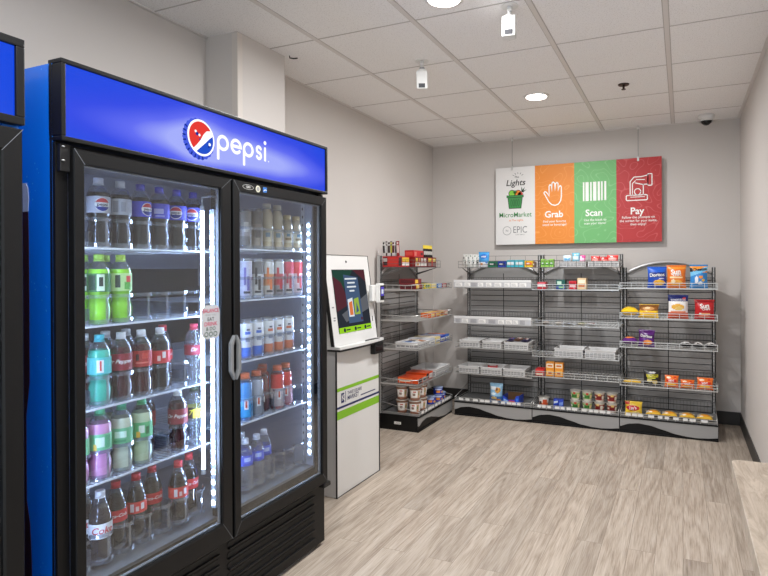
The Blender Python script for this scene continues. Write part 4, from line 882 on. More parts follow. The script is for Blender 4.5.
def add_shelf(par, z, style='plain'):
    o = bpy.data.objects.new('wire_shelf', shelf_mesh('plain')); COL.objects.link(o); o.parent = par; o.location = (0, 0, z)
    if style in ('ticket', 'low'):
        mb = MB(); hh = .066 if style == 'ticket' else .040
        mb.box(.002, GW - .002, -.0035, .0015, -.004, hh, mat('ticket_channel', (196, 196, 198), .4))
        mb.box(.002, GW - .002, -.0055, -.0035, hh - .022, hh, mat('ticket_lip', (222, 222, 222), .4))
        xs = .02
        while xs < GW - .07:
            w = random.uniform(.045, .075); mb.box(xs, xs + w, -.0048, -.0035, .004, hh - .026, random.choice([M_WHITEP, M_WHITEP, mat('ticket_grey', (168, 168, 172), .7)]))
            for q in range(3): mb.box(xs + .006, xs + w - .01 - .006 * q, -.0052, -.0048, .010 + q * .009, .013 + q * .009, M_GREYP)
            xs += w + random.uniform(.006, .03)
        mb.build('ticket_strip', o)
    return o
def arch_z(x, za, zc): t = (x - GW / 2) / (GW / 2 - .015); return za + (zc - za) * (1 - abs(t) ** 2.2)
def rack(label, loc, rz, ztop, shelves, basket=None, tickets=(), end_label=False):
    t = thing('snack_rack', label, 'shelf rack', loc, rz, 'wire snack racks')
    mb = MB(); mb.box(.0, GW, .014, GD, 0, .132, M_BLACK); mb.box(0, GW, .004, .014, 0, .012, M_BLACK)
    b = mb.build('base', t)
    mb = MB(); n = 48
    P = [(GW * (.004 + .992 * i / n), wave(i / n)) for i in range(n + 1)]
    mb.prism(P + [(GW * .996, .121), (GW * .004, .121)], lambda u, v, w: (u, w, v), 0, .0139, M_BASEGREY); mb.build('kick_panel', b, bevel=.0015)
    mb = MB(); mb.box(0, GW, -.004, .0139, .1212, .134, M_BLACK, .002); mb.build('base_trim', b)
    mb = MB(); mb.box(.004, GW - .004, .004, .364, .1342, .139, mat('grey_base_deck', (138, 138, 138), .4, metal=.2))
    dk = mb.build('base_deck', t)
    mb = MB()
    mb.box(.006, GW - .006, .000, .004, .168, .172, M_CHROME); mb.box(.006, GW - .006, .000, .004, .150, .153, M_CHROME)
    for k in range(13): x = .008 + (GW - .016) * k / 12; mb.box(x - .0015, x + .0015, .0, .003, .134, .172, M_CHROME)
    for x in (.006, GW - .009): mb.tube([(x, .002, .170), (x, .12, .19), (x, .36, .235)], .0024, M_CHROME, 5); mb.box(x - .001, x + .002, .004, .36, .150, .153, M_CHROME)
    for k in range(28): x = .01 + (GW - .02) * k / 27; mb.box(x - .0012, x + .0012, .358, .361, .139, .235, M_DWIRE)
    mb.box(.006, GW - .006, .357, .361, .233, .237, M_DWIRE)
    xs = .05
    while xs < GW - .1:
        w = random.uniform(.03, .05); mb.box(xs, xs + w, -.0035, -.0006, .146, .166, M_WHITEP); xs += w + random.uniform(.004, .04)
    mb.build('base_rail', dk)
    za, zc = 1.335, 1.435
    for x in (0, GW - .030):
        mb = MB(); mb.box(x, x + .030, .368, .40, .132, ztop, mat('bright_upright_steel', (186, 185, 184), .4, metal=.2))
        mb.box(x + .0005, x + .0095, .3668, .368, .14, ztop - .006, M_DARK).box(x + .0205, x + .0295, .3668, .368, .14, ztop - .006, M_DARK)
        for k in range(int((ztop - .17) / .026)): mb.box(x + .012, x + .018, .3672, .368, .15 + k * .026, .160 + k * .026, M_STEEL)
        mb.build('upright', t)
    mb = MB(); m = 24
    P = [(.030 + (GW - .06) * i / m, arch_z(.030 + (GW - .06) * i / m, za, zc)) for i in range(m + 1)]
    mb.prism(P[::-1] + [(.030, .14), (GW - .030, .14)], lambda u, v, w: (u, w, v), .388, .394, M_PANEL)
    mb.box(.031, GW - .031, .3865, .3878, .141, za - .02, mat('slat_gap', (62, 61, 60), .8))
    z = .142
    while z + .046 < za + .005:
        mb.box(.031, GW - .031, .379, .3864, z, z + .0455, M_PANEL, .0015); z += .0515
    mb.box(GW / 2 - .003, GW / 2 + .003, .3778, .379, .142, za, M_DARK)
    mb.build('back_panel', t)
    mb = MB(); mb.tube([(.030 + (GW - .06) * i / m, .374, arch_z(.030 + (GW - .06) * i / m, za - .004, zc)) for i in range(m + 1)], .011, mat('bright_arch_steel', (196, 196, 196), .3, metal=.3), 8); mb.build('arch', t)
    for i, z in enumerate(shelves): add_shelf(t, z, 'ticket' if i in tickets else 'plain')
    if basket:
        z0, z1, y0 = basket; mb = MB(); C = M_DWIRE
        for z in (z0, z0 + .03, z0 + .062): mb.box(.0, GW, y0, y0 + .003, z, z + .003, C)
        for z in (z0 + .062, z1): mb.box(.0, GW, .362, .365, z, z + .003, C)
        for x in (0, GW - .003):
            for z in (z0, z0 + .03, z0 + .062): mb.box(x, x + .003, y0, .365, z, z + .003, C)
        for k in range(11): x = (GW - .003) * k / 10; mb.box(x, x + .0025, y0 + .0005, y0 + .0025, z0, z0 + .064, C)
        for k in range(6): x = (GW - .003) * k / 5; mb.box(x, x + .0025, .3625, .3645, z0, z1, C)
        for k in range(26): x = (GW - .003) * k / 25; mb.box(x, x + .002, y0, .365, z0 - .002, z0 + .001, C)
        mb.build('top_basket', t)
        for x in (.032, GW - .035):
            mb = MB(); mb.prism([(.366, z0 - .075), (.366, z0 - .055), (y0 + .04, z0 - .004), (y0 + .02, z0 - .004)], lambda u, v, w: (w, u, v), x, x + .003, M_DWIRE); mb.build('basket_bracket', t)
    if end_label:
        mb = MB(); mb.box(-.0012, 0, .17, .235, .052, .074, M_WHITEP); 
        for q in range(2): mb.box(-.0016, -.0012, .178, .226 - q * .01, .058 + q * .007, .061 + q * .007, M_GREYP)
        mb.build('maker_plate', b, solid=True)
    return t
OA, OB, OC, OD = (-1.995, 4.9205, 0), (-1.9938 + GW, 4.9205, 0), (-1.9926 + 2 * GW, 4.9205, 0), (-2.0496, 4.262, 0)
SA, SB_, SC_, SD = [1.213, .874, .645, .402], [1.198, .880, .604, .423], [1.216, .966, .724, .402], [1.208, .945, .700, .400]
rack('wire snack rack at the left of the back wall, with white trays on its shelves', OA, 0, 1.515, SA, (1.392, 1.505, .12), (0, 1))
rack('middle wire snack rack on the back wall, mostly bare with stacked cups at its foot', OB, 0, 1.515, SB_, (1.392, 1.505, .12), ())
rack('arched wire snack rack at the right of the back wall, full of chip bags', OC, 0, 1.392, SC_)
rack('wire snack rack standing against the left wall, its end towards the viewer', OD, PI / 2, 1.505, SD, (1.398, 1.49, .12), (), True)
# ------------------------------------------------------------------ goods on the racks
def at(unit, x, y, z, rz=0):
    (ox, oy, _), r = {'A': (OA, 0), 'B': (OB, 0), 'C': (OC, 0), 'D': (OD, PI / 2)}[unit]
    return (ox + x * math.cos(r) - y * math.sin(r), oy + x * math.sin(r) + y * math.cos(r), z), r + rz
def place(o, unit, x, y, z, rz=0):
    o.location, a = at(unit, x, y, z, rz); o.rotation_euler = (0, 0, a); return o
class Ink:
    """flat colours of a printed film, as inset shapes; later shapes cover earlier ones"""
    def __init__(s, base): s.base = base; s.sh = []
    def rect(s, u0, u1, v0, v1, c): s.sh.append(lambda u, v: c if u0 <= u <= u1 and v0 <= v <= v1 else None); return s
    def oval(s, u0, v0, ru, rv, c): s.sh.append(lambda u, v: c if ((u - u0) / ru) ** 2 + ((v - v0) / rv) ** 2 <= 1 else None); return s
    def diag(s, a, b, k, c): s.sh.append(lambda u, v: c if a <= v + k * u <= b else None); return s
    def __call__(s, u, v):
        r = s.base
        for f in s.sh:
            q = f(u, v)
            if q: r = q
        return r
def bag(name, label, cat, group, w, h, t, ink, text=(), lying=False, tilt=0, back=None, seed=0, res=26):
    rnd = random.Random(seed); mb = MB(); nx = res; ny = res + 4; cr = .055
    ph = [rnd.uniform(0, 6) for _ in range(4)]
    def prof(u, v):
        if v < cr or v > 1 - cr: return .0015
        a = (v - cr) / (1 - 2 * cr); p = max(0, 1 - abs(2 * u - 1) ** 2.6) ** .8 * max(0, math.sin(PI * a)) ** .55
        p *= 1 + .07 * math.sin(9 * u + ph[0]) * math.sin(7 * v + ph[1]) + .05 * math.sin(15 * v + ph[2] + 5 * u)
        return .0015 + t / 2 * p
    def wid(v): a = min(max((v - cr) / (1 - 2 * cr), 0), 1); return w * (1 - .085 * math.sin(PI * a) ** .6)
    ct, st = math.cos(tilt), math.sin(tilt)
    def pos(u, v, s, off=0):
        x = (u - .5) * wid(v); y = s * (prof(u, v) + off); z = v * h
        if lying: return Vector((x, z - h / 2, t * .57 + .004 - y))
        return Vector((x, y * ct + z * st, z * ct))
    for s in (-1, 1):
        g_ = [[mb.bm.verts.new(pos(i / nx, j / ny, s)) for j in range(ny + 1)] for i in range(nx + 1)]
        for i in range(nx):
            for j in range(ny):
                u, v = (i + .5) / nx, (j + .5) / ny
                c = ink(u, v) if s == -1 else (back or ink.base)
                if v < cr or v > 1 - cr: c = tuple(int(k * (.86 if (i % 2) else 1)) for k in c)
                mb.vface([g_[i][j], g_[i + 1][j], g_[i + 1][j + 1], g_[i][j + 1]], M_FILM, True, col=c)
    bmesh.ops.remove_doubles(mb.bm, verts=mb.bm.verts, dist=.00002)
    for (s_, size, cu, cv, c, rot, bold) in text:
        co, si = math.cos(rot), math.sin(rot)
        def fm(a, b): 
            x, y = a * co - b * si, a * si + b * co
            return pos(min(max(cu + x / w, .02), .98), min(max(cv + y / h, .02), .98), -1, .0022)
        mb.text(s_, size, fm, M_FILM, bold, col=c)
    o = mb.build(name, solid=False); return tag(o, label, cat, group)
def carton(name, label, cat, group, w, d, h, col, faces=(), top=None, bev=.0012):
    """printed box; faces: (side, x0, x1, z0, z1, colour) in fractions; side f or r or l or t"""
    mb = MB(); mb.box(-w / 2, w / 2, 0, d, 0, h, M_FILM, bev, col=col)
    for k, (sd, a, b, c, e, cc) in enumerate(faces):
        o = .0006 + .0002 * k
        if sd == 'f': f = lambda u, v: (-w / 2 + u * w, -o, v * h)
        elif sd == 'r': f = lambda u, v: (w / 2 + o, u * d, v * h)
        elif sd == 'l': f = lambda u, v: (-w / 2 - o, d - u * d, v * h)
        else: f = lambda u, v: (-w / 2 + u * w, v * d, h + o)
        mb.poly([(a, c), (b, c), (b, e), (a, e)], f, M_FILM, col=cc)
    o = mb.build(name); return tag(o, label, cat, group)
def cup(name, label, group, r0, r1, h, cols, deco=None, cat='cup'):
    """paper noodle cup: tapered body, rolled rim, foil lid with a pull tab"""
    t = thing(name, label, cat, group=group)
    n = len(cols); P = [(r0 * .92, 0), (r0, .003)] + [(r0 + (r1 - r0) * (k + 1) / n, .003 + (h - .006) * (k + 1) / n) for k in range(n)]
    mb = MB(); mb.lathe(P, M_FILM, 22, col=[cols[0]] + cols, cap1=False)
    rm = lambda z: r0 + (r1 - r0) * z / h
    if deco:
        for (a0, a1, z0, z1, c) in deco:
            m = 5
            for k in range(m):
                a, b = a0 + (a1 - a0) * k / m, a0 + (a1 - a0) * (k + 1) / m
                mb.face([((rm(z * h) + .0006) * math.sin(q), -(rm(z * h) + .0006) * math.cos(q), z * h) for q, z in ((a, z0), (b, z0), (b, z1), (a, z1))], M_FILM, True, col=c)
    mb.build('paper_cup', t)
    mb = MB(); mb.lathe([(r1 + .001, h - .006), (r1 + .003, h - .003), (r1 + .001, h), (r1 - .001, h + .0005)], mat('foil_lid', (196, 192, 184), .3, metal=.4), 22); mb.box(r1 - .004, r1 + .010, -.008, .008, h - .001, h + .0008, mat('foil_lid')); mb.build('lid', t)
    return t
def tray(label, group, w, d, h, dark=False):
    """white slotted tray"""
    t = thing('display_tray', label, 'tray', group=group); M = mat('white_tray', (224, 223, 222), .45); G = mat('tray_slot', (150, 150, 152), .6)
    mb = MB(); mb.box(-w / 2, w / 2, 0, d, 0, .003, M)
    mb.box(-w / 2, w / 2, 0, .003, .003, h, M).box(-w / 2, w / 2, d - .003, d, .003, h, M).box(-w / 2, -w / 2 + .003, .003, d - .003, .003, h, M).box(w / 2 - .003, w / 2, .003, d - .003, .003, h, M)
    n = max(4, int(w / .032))
    for k in range(n):
        x0 = -w / 2 + .006 + (w - .012) * k / n; x1 = x0 + (w - .012) / n - .005
        for z0, z1 in ((.010, h * .36), (h * .44, h * .70)): mb.box(x0, x1, -.0006, .0, z0, z1, G)
    m = max(3, int(d / .04))
    for k in range(m):
        y0 = .006 + (d - .012) * k / m; y1 = y0 + (d - .012) / m - .006
        for sx in (-1, 1): mb.box(sx * w / 2 - .0003, sx * w / 2 + .0003, y0, y1, .010, h * .68, G)
    mb.build('tray_body', t)
    mb = MB()
    for a, b, c, e in ((-w / 2 - .006, w / 2 + .006, -.007, .002), (-w / 2 - .006, w / 2 + .006, d - .002, d + .006), (-w / 2 - .006, -w / 2 + .002, .002, d - .002), (w / 2 - .002, w / 2 + .006, .002, d - .002)): mb.box(a, b, c, e, h, h + .005, M, .001)
    mb.build('rim', t); return t
Wt, Bk, Rd, Yl, Or, Nv, Gn, Pp, Br = (236, 234, 230), (26, 24, 24), (206, 36, 36), (244, 196, 36), (236, 124, 36), (26, 50, 140), (70, 150, 60), (92, 30, 120), (96, 62, 40)
# ---- rack C: bags
G1 = 'chip bags on the top shelf of the arched rack'
ZC = [z + .001 for z in SC_]
i_ = Ink((24, 72, 176)).diag(.70, 1.05, .1, (30, 92, 200)).rect(.10, .92, .50, .74, (14, 40, 120)).oval(.62, .26, .30, .13, (240, 186, 60)).oval(.46, .22, .14, .10, (226, 160, 44)).rect(.6, .9, .42, .48, (230, 230, 236))
place(bag('snack_bag', 'blue chip bag with white lettering, leftmost on the top shelf of the arched rack', 'chip bag', G1, .152, .178, .06, i_, [('Doritos', .040, .5, .61, Wt, .06, .02)], seed=1, tilt=.12), 'C', .297, .05, ZC[0], .05)
i_ = Ink((226, 116, 32)).rect(0, 1, .82, .9, (236, 150, 50)).oval(.5, .24, .34, .12, (236, 170, 70)).oval(.34, .30, .12, .09, (246, 226, 190)).rect(.15, .85, .42, .50, (246, 214, 160))
place(bag('snack_bag', 'orange chip bag with white script in the middle of the top shelf', 'chip bag', G1, .150, .190, .06, i_, [('Sun', .056, .48, .70, Wt, .1, .03), ('CHIPS', .026, .55, .57, Wt, .06, .02)], seed=2, tilt=.10), 'C', .445, .048, ZC[0], -.04)
i_ = Ink((50, 136, 206)).rect(0, 1, .66, .93, (240, 150, 50)).diag(.5, .68, -.25, (120, 196, 236)).oval(.36, .36, .10, .16, (236, 236, 240)).oval(.62, .48, .12, .07, (240, 150, 60)).oval(.58, .22, .14, .07, (226, 236, 246)).oval(.75, .34, .08, .06, (240, 190, 60)).rect(.0, .16, .70, .88, Bk)
place(bag('snack_bag', 'blue and orange puffs bag, rightmost on the top shelf of the arched rack', 'chip bag', G1, .136, .192, .06, i_, [('Cheetos', .032, .55, .80, Bk, .1, .03)], seed=3, tilt=.10), 'C', .613, .05, ZC[0], .02)
G2 = 'chip bags on the second shelf of the arched rack'
i_ = Ink((246, 198, 30)).oval(.5, .45, .25, .2, (250, 214, 70)).oval(.7, .6, .12, .1, (206, 60, 40))
place(bag('snack_bag', 'plain yellow chip bag lying flat on the second shelf', 'chip bag', G2, .152, .17, .075, i_, seed=4, lying=True), 'C', .077, .10, ZC[1], .1)
i_ = Ink((242, 196, 40)).rect(0, 1, .52, .95, (150, 96, 44)).oval(.5, .70, .30, .14, (206, 150, 90)).oval(.45, .74, .14, .08, (236, 206, 160)).rect(.2, .8, .36, .44, (226, 150, 40))
place(bag('snack_bag', 'yellow and brown chip bag slumped beside the plain yellow one', 'chip bag', G2, .162, .125, .08, i_, seed=5, tilt=.5), 'C', .228, .05, ZC[1], -.05)
i_ = Ink((240, 238, 236)).rect(0, 1, .72, 1, (24, 40, 110)).oval(.48, .50, .34, .13, (232, 176, 70)).oval(.55, .44, .2, .08, (240, 206, 120)).rect(0, 1, 0, .26, (214, 84, 50)).rect(.1, .9, .26, .33, (232, 150, 120)).oval(.8, .84, .1, .06, (200, 50, 60))
place(bag('snack_bag', 'tall navy, white and red tortilla chip bag on the second shelf', 'chip bag', G2, .158, .195, .07, i_, [('TOSTITOS', .026, .5, .78, (206, 206, 216), .05, .03)], seed=6, tilt=.10), 'C', .458, .05, ZC[1], .03)
i_ = Ink((190, 28, 34)).rect(0, 1, .84, .94, (160, 20, 28)).rect(.3, .8, .22, .34, (240, 170, 120)).oval(.5, .16, .3, .07, (232, 120, 90)).oval(.3, .3, .06, .05, Wt)
place(bag('snack_bag', 'red chip bag with white script at the right end of the second shelf', 'chip bag', G2, .150, .160, .06, i_, [('Sun', .050, .52, .68, Wt, .1, .03), ('CHIPS', .024, .6, .52, Wt, .06, .02)], seed=7, tilt=.12), 'C', .653, .05, ZC[1], -.06)
G3 = 'snack bags on the third shelf of the arched rack'
i_ = Ink(Pp).oval(.5, .45, .34, .22, (236, 140, 50)).oval(.4, .5, .12, .1, (226, 100, 50))
place(bag('snack_bag', 'purple chip bag lying flat at the left of the third shelf', 'chip bag', G3, .132, .15, .065, i_, seed=8, lying=True), 'C', .078, .09, ZC[2], .08)
i_ = Ink(Pp).rect(.05, .95, .54, .74, (60, 16, 84)).oval(.6, .28, .28, .14, (240, 150, 50)).oval(.42, .24, .12, .1, (226, 110, 44))
place(bag('snack_bag', 'purple chip bag with orange chips standing on the third shelf', 'chip bag', G3, .132, .142, .06, i_, [('Doritos', .032, .5, .64, Wt, -.1, .02)], seed=9, tilt=.2), 'C', .212, .05, ZC[2], -.1)
for k, x in enumerate((.515, .608, .700)):
    i_ = Ink((30, 28, 28)).diag(.5, .8, .4, (226, 224, 220)).oval(.3, .3, .15, .15, (210, 206, 200)).oval(.75, .7, .12, .1, (150, 60, 50))
    place(bag('jerky_packet', ('leftmost', 'middle', 'rightmost')[k] + ' black and white packet lying on the third shelf of the arched rack', 'snack packet', 'black and white packets', .085, .10, .045, i_, seed=10 + k, lying=True, res=14), 'C', x, .062, ZC[2], (.2, -.12, .1)[k])
G4 = 'snack bags on the fourth shelf of the arched rack'
i_ = Ink((236, 190, 60)).rect(0, 1, .4, .62, (60, 50, 40)).oval(.5, .8, .3, .1, (220, 216, 206))
place(bag('snack_bag', 'flat yellow and dark snack packet at the left of the fourth shelf', 'snack packet', G4, .15, .12, .03, i_, seed=14, lying=True, res=16), 'C', .10, .08, ZC[3], -.05)
i_ = Ink((32, 30, 30)).rect(.15, .85, .58, .74, (226, 214, 40)).oval(.35, .34, .16, .1, (236, 220, 150)).oval(.66, .26, .16, .12, (240, 214, 120)).rect(.2, .7, .46, .54, (206, 206, 60)).oval(.5, .85, .2, .05, (206, 204, 200))
place(bag('snack_bag', 'black snack bag with yellow lettering on the fourth shelf', 'chip bag', G4, .142, .128, .055, i_, [('POPCORN', .019, .5, .66, Bk, 0, .02)], seed=15, tilt=.15), 'C', .257, .055, ZC[3], .05)
for k, (x, w, h) in enumerate(((.405, .11, .098), (.527, .108, .07), (.655, .122, .095))):
    i_ = Ink((232, 110, 34)).rect(.1, .9, .46, .66, (206, 44, 34)).oval(.5, .26, .34, .13, (246, 186, 60)).oval(.3, .82, .16, .07, (250, 226, 190)).oval(.75, .84, .1, .05, Rd)
    place(bag('snack_bag', ('orange snack bag with red band, left of the orange three', 'lowest slumped orange snack bag, middle of the orange three', 'orange snack bag with red band at the right end of the fourth shelf')[k], 'chip bag', G4, w, h, .05, i_, [('HOT', .022, .5, .56, Wt, .1, .02)], seed=16 + k, tilt=.35), 'C', x, .045, ZC[3], (-.06, .04, -.1)[k])
G5 = 'snack bags on the base of the arched rack'
i_ = Ink((242, 200, 60)).oval(.45, .55, .40, .20, (176, 24, 40)).oval(.45, .55, .42, .04, (216, 60, 50)).oval(.62, .22, .22, .1, (250, 226, 150)).rect(0, .25, .78, .95, (200, 60, 40))
place(bag('snack_bag', 'yellow chip bag with dark red oval badge standing on the rack base', 'chip bag', G5, .142, .115, .055, i_, [("Lay's", .034, .45, .55, Wt, .1, .02)], seed=20, tilt=.2), 'C', .108, .06, .140, .05)
for k, x in enumerate((.262, .39, .522, .655)):
    i_ = Ink((222, 176, 60)).rect(0, 1, .60, .92, (216, 210, 200)).rect(.1, .9, .66, .80, (96, 80, 60)).rect(0, .25, .2, .5, (200, 196, 186)).oval(.8, .45, .12, .06, (120, 90, 60)).oval(.5, .32, .34, .12, (232, 150, 40)).oval(.3, .2, .12, .08, (250, 240, 220))
    place(bag('snack_packet', ('first', 'second', 'third', 'last')[k] + ' yellow and white packet of the row lying on the arched rack base', 'snack packet', 'yellow packets on the rack base', .125, .13, .045, i_, seed=22 + k, lying=True, res=18), 'C', x, .085, .140, (.08, -.05, .06, -.08)[k])
# ---- rack A
GT = 'candy and gum in the top basket of the left rack'
zA = 1.396
for k in range(4):
    i_ = Ink((228, 228, 224)).oval(.3, .7, .12, .08, Bk).oval(.66, .34, .10, .07, Bk).rect(.1, .8, .46, .54, (190, 196, 190)).oval(.7, .84, .1, .05, (60, 110, 80))
    place(bag('candy_packet', ('leftmost', 'second', 'third', 'rightmost')[k] + ' of the white dotted packets leaning in the left rack top basket', 'candy packet', 'white dotted packets', .075, .13, .018, i_, seed=30 + k, tilt=.10 + .06 * k, res=16), 'A', .050 + k * .036, .165 + .012 * k, zA + .002, -.45 + .05 * k)
i_ = Ink((60, 150, 214)).rect(0, 1, 0, .34, (232, 232, 236)).oval(.5, .7, .36, .16, (40, 110, 196)).oval(.3, .2, .12, .08, (226, 150, 80)).oval(.78, .3, .12, .07, (90, 130, 190))
place(bag('candy_packet', 'blue and white pouch standing tall in the left rack top basket', 'candy packet', GT, .105, .145, .03, i_, [('sour', .028, .5, .70, Wt, .05, .02)], seed=35, tilt=.06), 'A', .252, .150, zA + .002, .1)
for k, (x, w, h, c, c2, lb) in enumerate(((.345, .09, .055, (34, 116, 84), (20, 70, 60), 'dark green gum pack in the left rack top basket'), (.435, .075, .055, (40, 70, 170), (20, 36, 110), 'navy blue gum pack in the left rack top basket'), (.520, .075, .066, (60, 176, 196), (226, 236, 240), 'left one of two turquoise gum packs in the top basket'), (.603, .08, .066, (70, 190, 206), (210, 232, 236), 'right one of two turquoise gum packs in the top basket'), (.692, .075, .060, (244, 206, 40), (232, 120, 50), 'yellow gum pack in the left rack top basket'), (.742, .02, .048, (150, 96, 60), (206, 170, 120), 'slim brown pack at the right end of the top basket'))):
    place(carton('gum_pack', lb, 'gum', GT, w, .06, h, c, [('f', .08, .92, .3, .75, c2), ('f', .2, .6, .42, .62, Wt), ('t', .1, .9, .1, .9, c2)]), 'A', x, .130, zA)
GA = 'white trays on the left rack'
for k, (x, w, z) in enumerate(((.150, .195, SA[2]), (.368, .180, SA[2]), (.602, .222, SA[2]), (.140, .200, SA[3]), (.362, .200, SA[3]), (.580, .200, SA[3]))):
    place(tray(('empty white tray, leftmost on the third shelf of the left rack', 'empty white tray in the middle of the third shelf, left rack', 'white tray heaped with chocolate bars on the left rack', 'white tray at the left of the fourth shelf, left rack', 'white tray with red packet in it, left rack fourth shelf', 'white tray at the right of the fourth shelf, left rack')[k], GA, w, .22, .060), 'A', x, .022, z + .001, (.02, -.02, .01, -.02, .02, 0)[k])
for k in range(6):
    i_ = Ink((44, 34, 80) if k % 2 else (110, 70, 50)).rect(.15, .85, .3, .7, (206, 196, 190) if k % 3 else (40, 60, 150)).oval(.5, .5, .1, .2, (190, 60, 50))
    place(bag('chocolate_bar', ('chocolate bar at the left front of the heaped tray', 'blue chocolate bar lying across the heaped tray', 'chocolate bar in the middle of the heaped tray', 'chocolate bar on top of the heap in the tray', 'chocolate bar at the back right of the heaped tray', 'brown chocolate bar at the right front of the heaped tray')[k], 'chocolate bar', 'chocolate bars in the heaped tray', (.060, .060, .058, .066, .06, .064)[k], .165, .032, i_, seed=40 + k, lying=True, res=12), 'A', (.532, .600, .668, .532, .600, .668)[k], .128, SA[2] + (.008, .008, .008, .052, .058, .052)[k], (.02, -.02, .03, .06, -.05, -.03)[k])
i_ = Ink((206, 40, 46)).rect(.2, .8, .3, .7, (236, 220, 216))
place(bag('snack_packet', 'red packet lying in the middle white tray of the left rack', 'snack packet', GT, .10, .15, .022, i_, seed=50, lying=True, res=12), 'A', .345, .12, SA[3] + .040, .3)
i_ = Ink((150, 196, 226)).oval(.66, .66, .22, .15, (222, 160, 70)).oval(.6, .70, .09, .07, (120, 80, 50)).rect(.05, .5, .68, .84, (236, 242, 246)).rect(0, 1, 0, .34, (60, 110, 170)).oval(.35, .24, .24, .09, (226, 196, 130)).oval(.7, .14, .2, .07, (214, 150, 80)).oval(.3, .46, .2, .06, (230, 240, 246))
place(bag('snack_bag', 'light blue cookie bag standing on the base of the left rack', 'snack bag', 'snacks on the left rack base', .125, .175, .065, i_, seed=51, tilt=.08), 'A', .395, .07, .140, .05)
t = thing('display_box', 'torn-open blue display box with bare brown inside on the left rack base', 'box', group='snacks on the left rack base'); BB = (30, 70, 190); CI = (118, 88, 62)
mb = MB(); mb.box(-.078, .078, 0, .14, 0, .004, M_FILM, col=CI).box(-.078, .078, .136, .14, .004, .085, M_FILM, col=CI).box(-.078, -.074, 0, .136, .004, .075, M_FILM, col=BB).box(.074, .078, 0, .136, .004, .08, M_FILM, col=BB)
mb.prism([(-.078, .004), (.078, .004), (.078, .085), (.05, .08), (.035, .045), (-.03, .04), (-.05, .062), (-.078, .07)], lambda u, v, w: (u, w, v), -.002, .0, mat('blue_card', BB, .5)); mb.build('carton', t)
mb = MB(); f = front(0, 0, -.0026); mb.poly([(-.02, .006), (.036, .006), (.036, .036), (-.02, .036)], f, M_FILM, col=(206, 50, 80)); mb.poly([(-.07, .01), (-.03, .01), (-.03, .034), (-.07, .05)], f, M_FILM, col=(150, 190, 236)); mb.poly([(.045, .01), (.07, .01), (.07, .06), (.05, .06)], f, M_FILM, col=(60, 120, 226)); mb.build('printed_front', t)
place(t, 'A', .548, .03, .140, -.04)
# ---- rack B
GB = 'packs in the top basket of the middle rack'
zB = 1.396
for k in range(3):
    place(carton('gum_pack', ('left', 'middle', 'right')[k] + ' one of three lime-green gum packs in the middle rack top basket', 'gum', GB, .036, .06, .072 - .006 * (k % 2), (150, 206, 90), [('f', .1, .9, .25, .65, (90, 170, 60)), ('f', .25, .7, .4, .55, Wt), ('t', .1, .9, .1, .9, (120, 190, 80))]), 'B', .072 + .040 * k, .128, zB)
for k, (x, w) in enumerate(((.338, .240), (.606, .262))):
    place(tray(('white slotted tray at the left of the middle rack top basket', 'white slotted tray at the right of the middle rack top basket')[k], 'white trays on the middle rack', w, .19, .046), 'B', x, .135, zB)
for k, (x, h, w, c, c2, lb, tl) in enumerate(((.278, .10, .072, (206, 224, 232), (96, 160, 206), 'pale blue mint pouch in the left top tray of the middle rack', .1), (.366, .122, .070, (120, 190, 214), (220, 236, 240), 'sky blue mint pouch standing highest in the left top tray', -.1), (.414, .10, .068, (206, 70, 140), (240, 200, 220), 'pink candy pouch in the left top tray of the middle rack', .15), (.532, .092, .078, (206, 44, 40), (236, 150, 140), 'red candy pouch, left of the three in the right top tray', .12), (.606, .085, .076, (196, 36, 36), (232, 120, 110), 'red candy pouch, middle of the three in the right top tray', .2), (.680, .098, .098, (212, 46, 40), (240, 170, 160), 'red candy pouch, right of the three in the right top tray', .1))):
    i_ = Ink(c).rect(.12, .88, .5, .74, c2).oval(.5, .28, .26, .12, c2).oval(.4, .84, .12, .05, Wt)
    place(bag('candy_packet', lb, 'candy packet', GB, w, h, .03, i_, seed=60 + k, tilt=tl, res=16), 'B', x + (.006 if k == 0 else 0), .175, zB + .005, (.06, -.1, .1, -.08, .06, -.08)[k])
GB1 = 'boxes on the second row of the middle rack'
place(carton('snack_box', 'small red and white box at the left end of the middle rack', 'box', GB1, .075, .08, .062, (190, 30, 44), [('f', 0, 1, .36, .62, Wt), ('f', .1, .9, .7, .92, (226, 120, 130)), ('t', .1, .9, .1, .9, (226, 200, 200))]), 'B', .083, .03, SB_[0] + .001)
place(carton('snack_box', 'small dark green and blue box on the middle rack', 'box', GB1, .078, .08, .082, (30, 90, 80), [('f', 0, 1, .0, .36, (30, 60, 140)), ('f', .12, .6, .5, .85, (190, 220, 200)), ('f', .3, .9, .12, .3, (120, 190, 90))]), 'B', .253, .03, SB_[0] + .001)
place(carton('snack_box', 'small bright red box beside the beige box on the middle rack', 'box', GB1, .062, .08, .072, (206, 30, 44), [('f', .1, .9, .3, .5, (240, 200, 200)), ('f', .1, .9, .62, .82, (150, 16, 30))]), 'B', .358, .03, SB_[0] + .001)
place(carton('snack_box', 'small beige box with pale label on the middle rack', 'box', GB1, .076, .08, .098, (226, 196, 150), [('f', .12, .88, .2, .45, (206, 120, 60)), ('f', .12, .88, .55, .85, (244, 232, 206))]), 'B', .437, .03, SB_[0] + .001)
for k in range(5):
    i_ = Ink(((150, 140, 130), (206, 200, 190), (90, 84, 84), (190, 180, 140), (206, 206, 206))[k]).rect(.1, .9, .3, .6, ((206, 200, 190), (120, 90, 80), (206, 206, 206), (110, 130, 90), (150, 60, 50))[k])
    place(bag('snack_bar', ('first', 'second', 'third', 'fourth', 'last')[k] + ' flat bar from the left on the sparse third row of the middle rack', 'snack bar', 'flat bars on the middle rack', .075, .10, .018, i_, seed=70 + k, lying=True, res=12), 'B', .11 + .10 * k + .02 * (k % 2), .075, SB_[1] + .001, .2 - .1 * k)
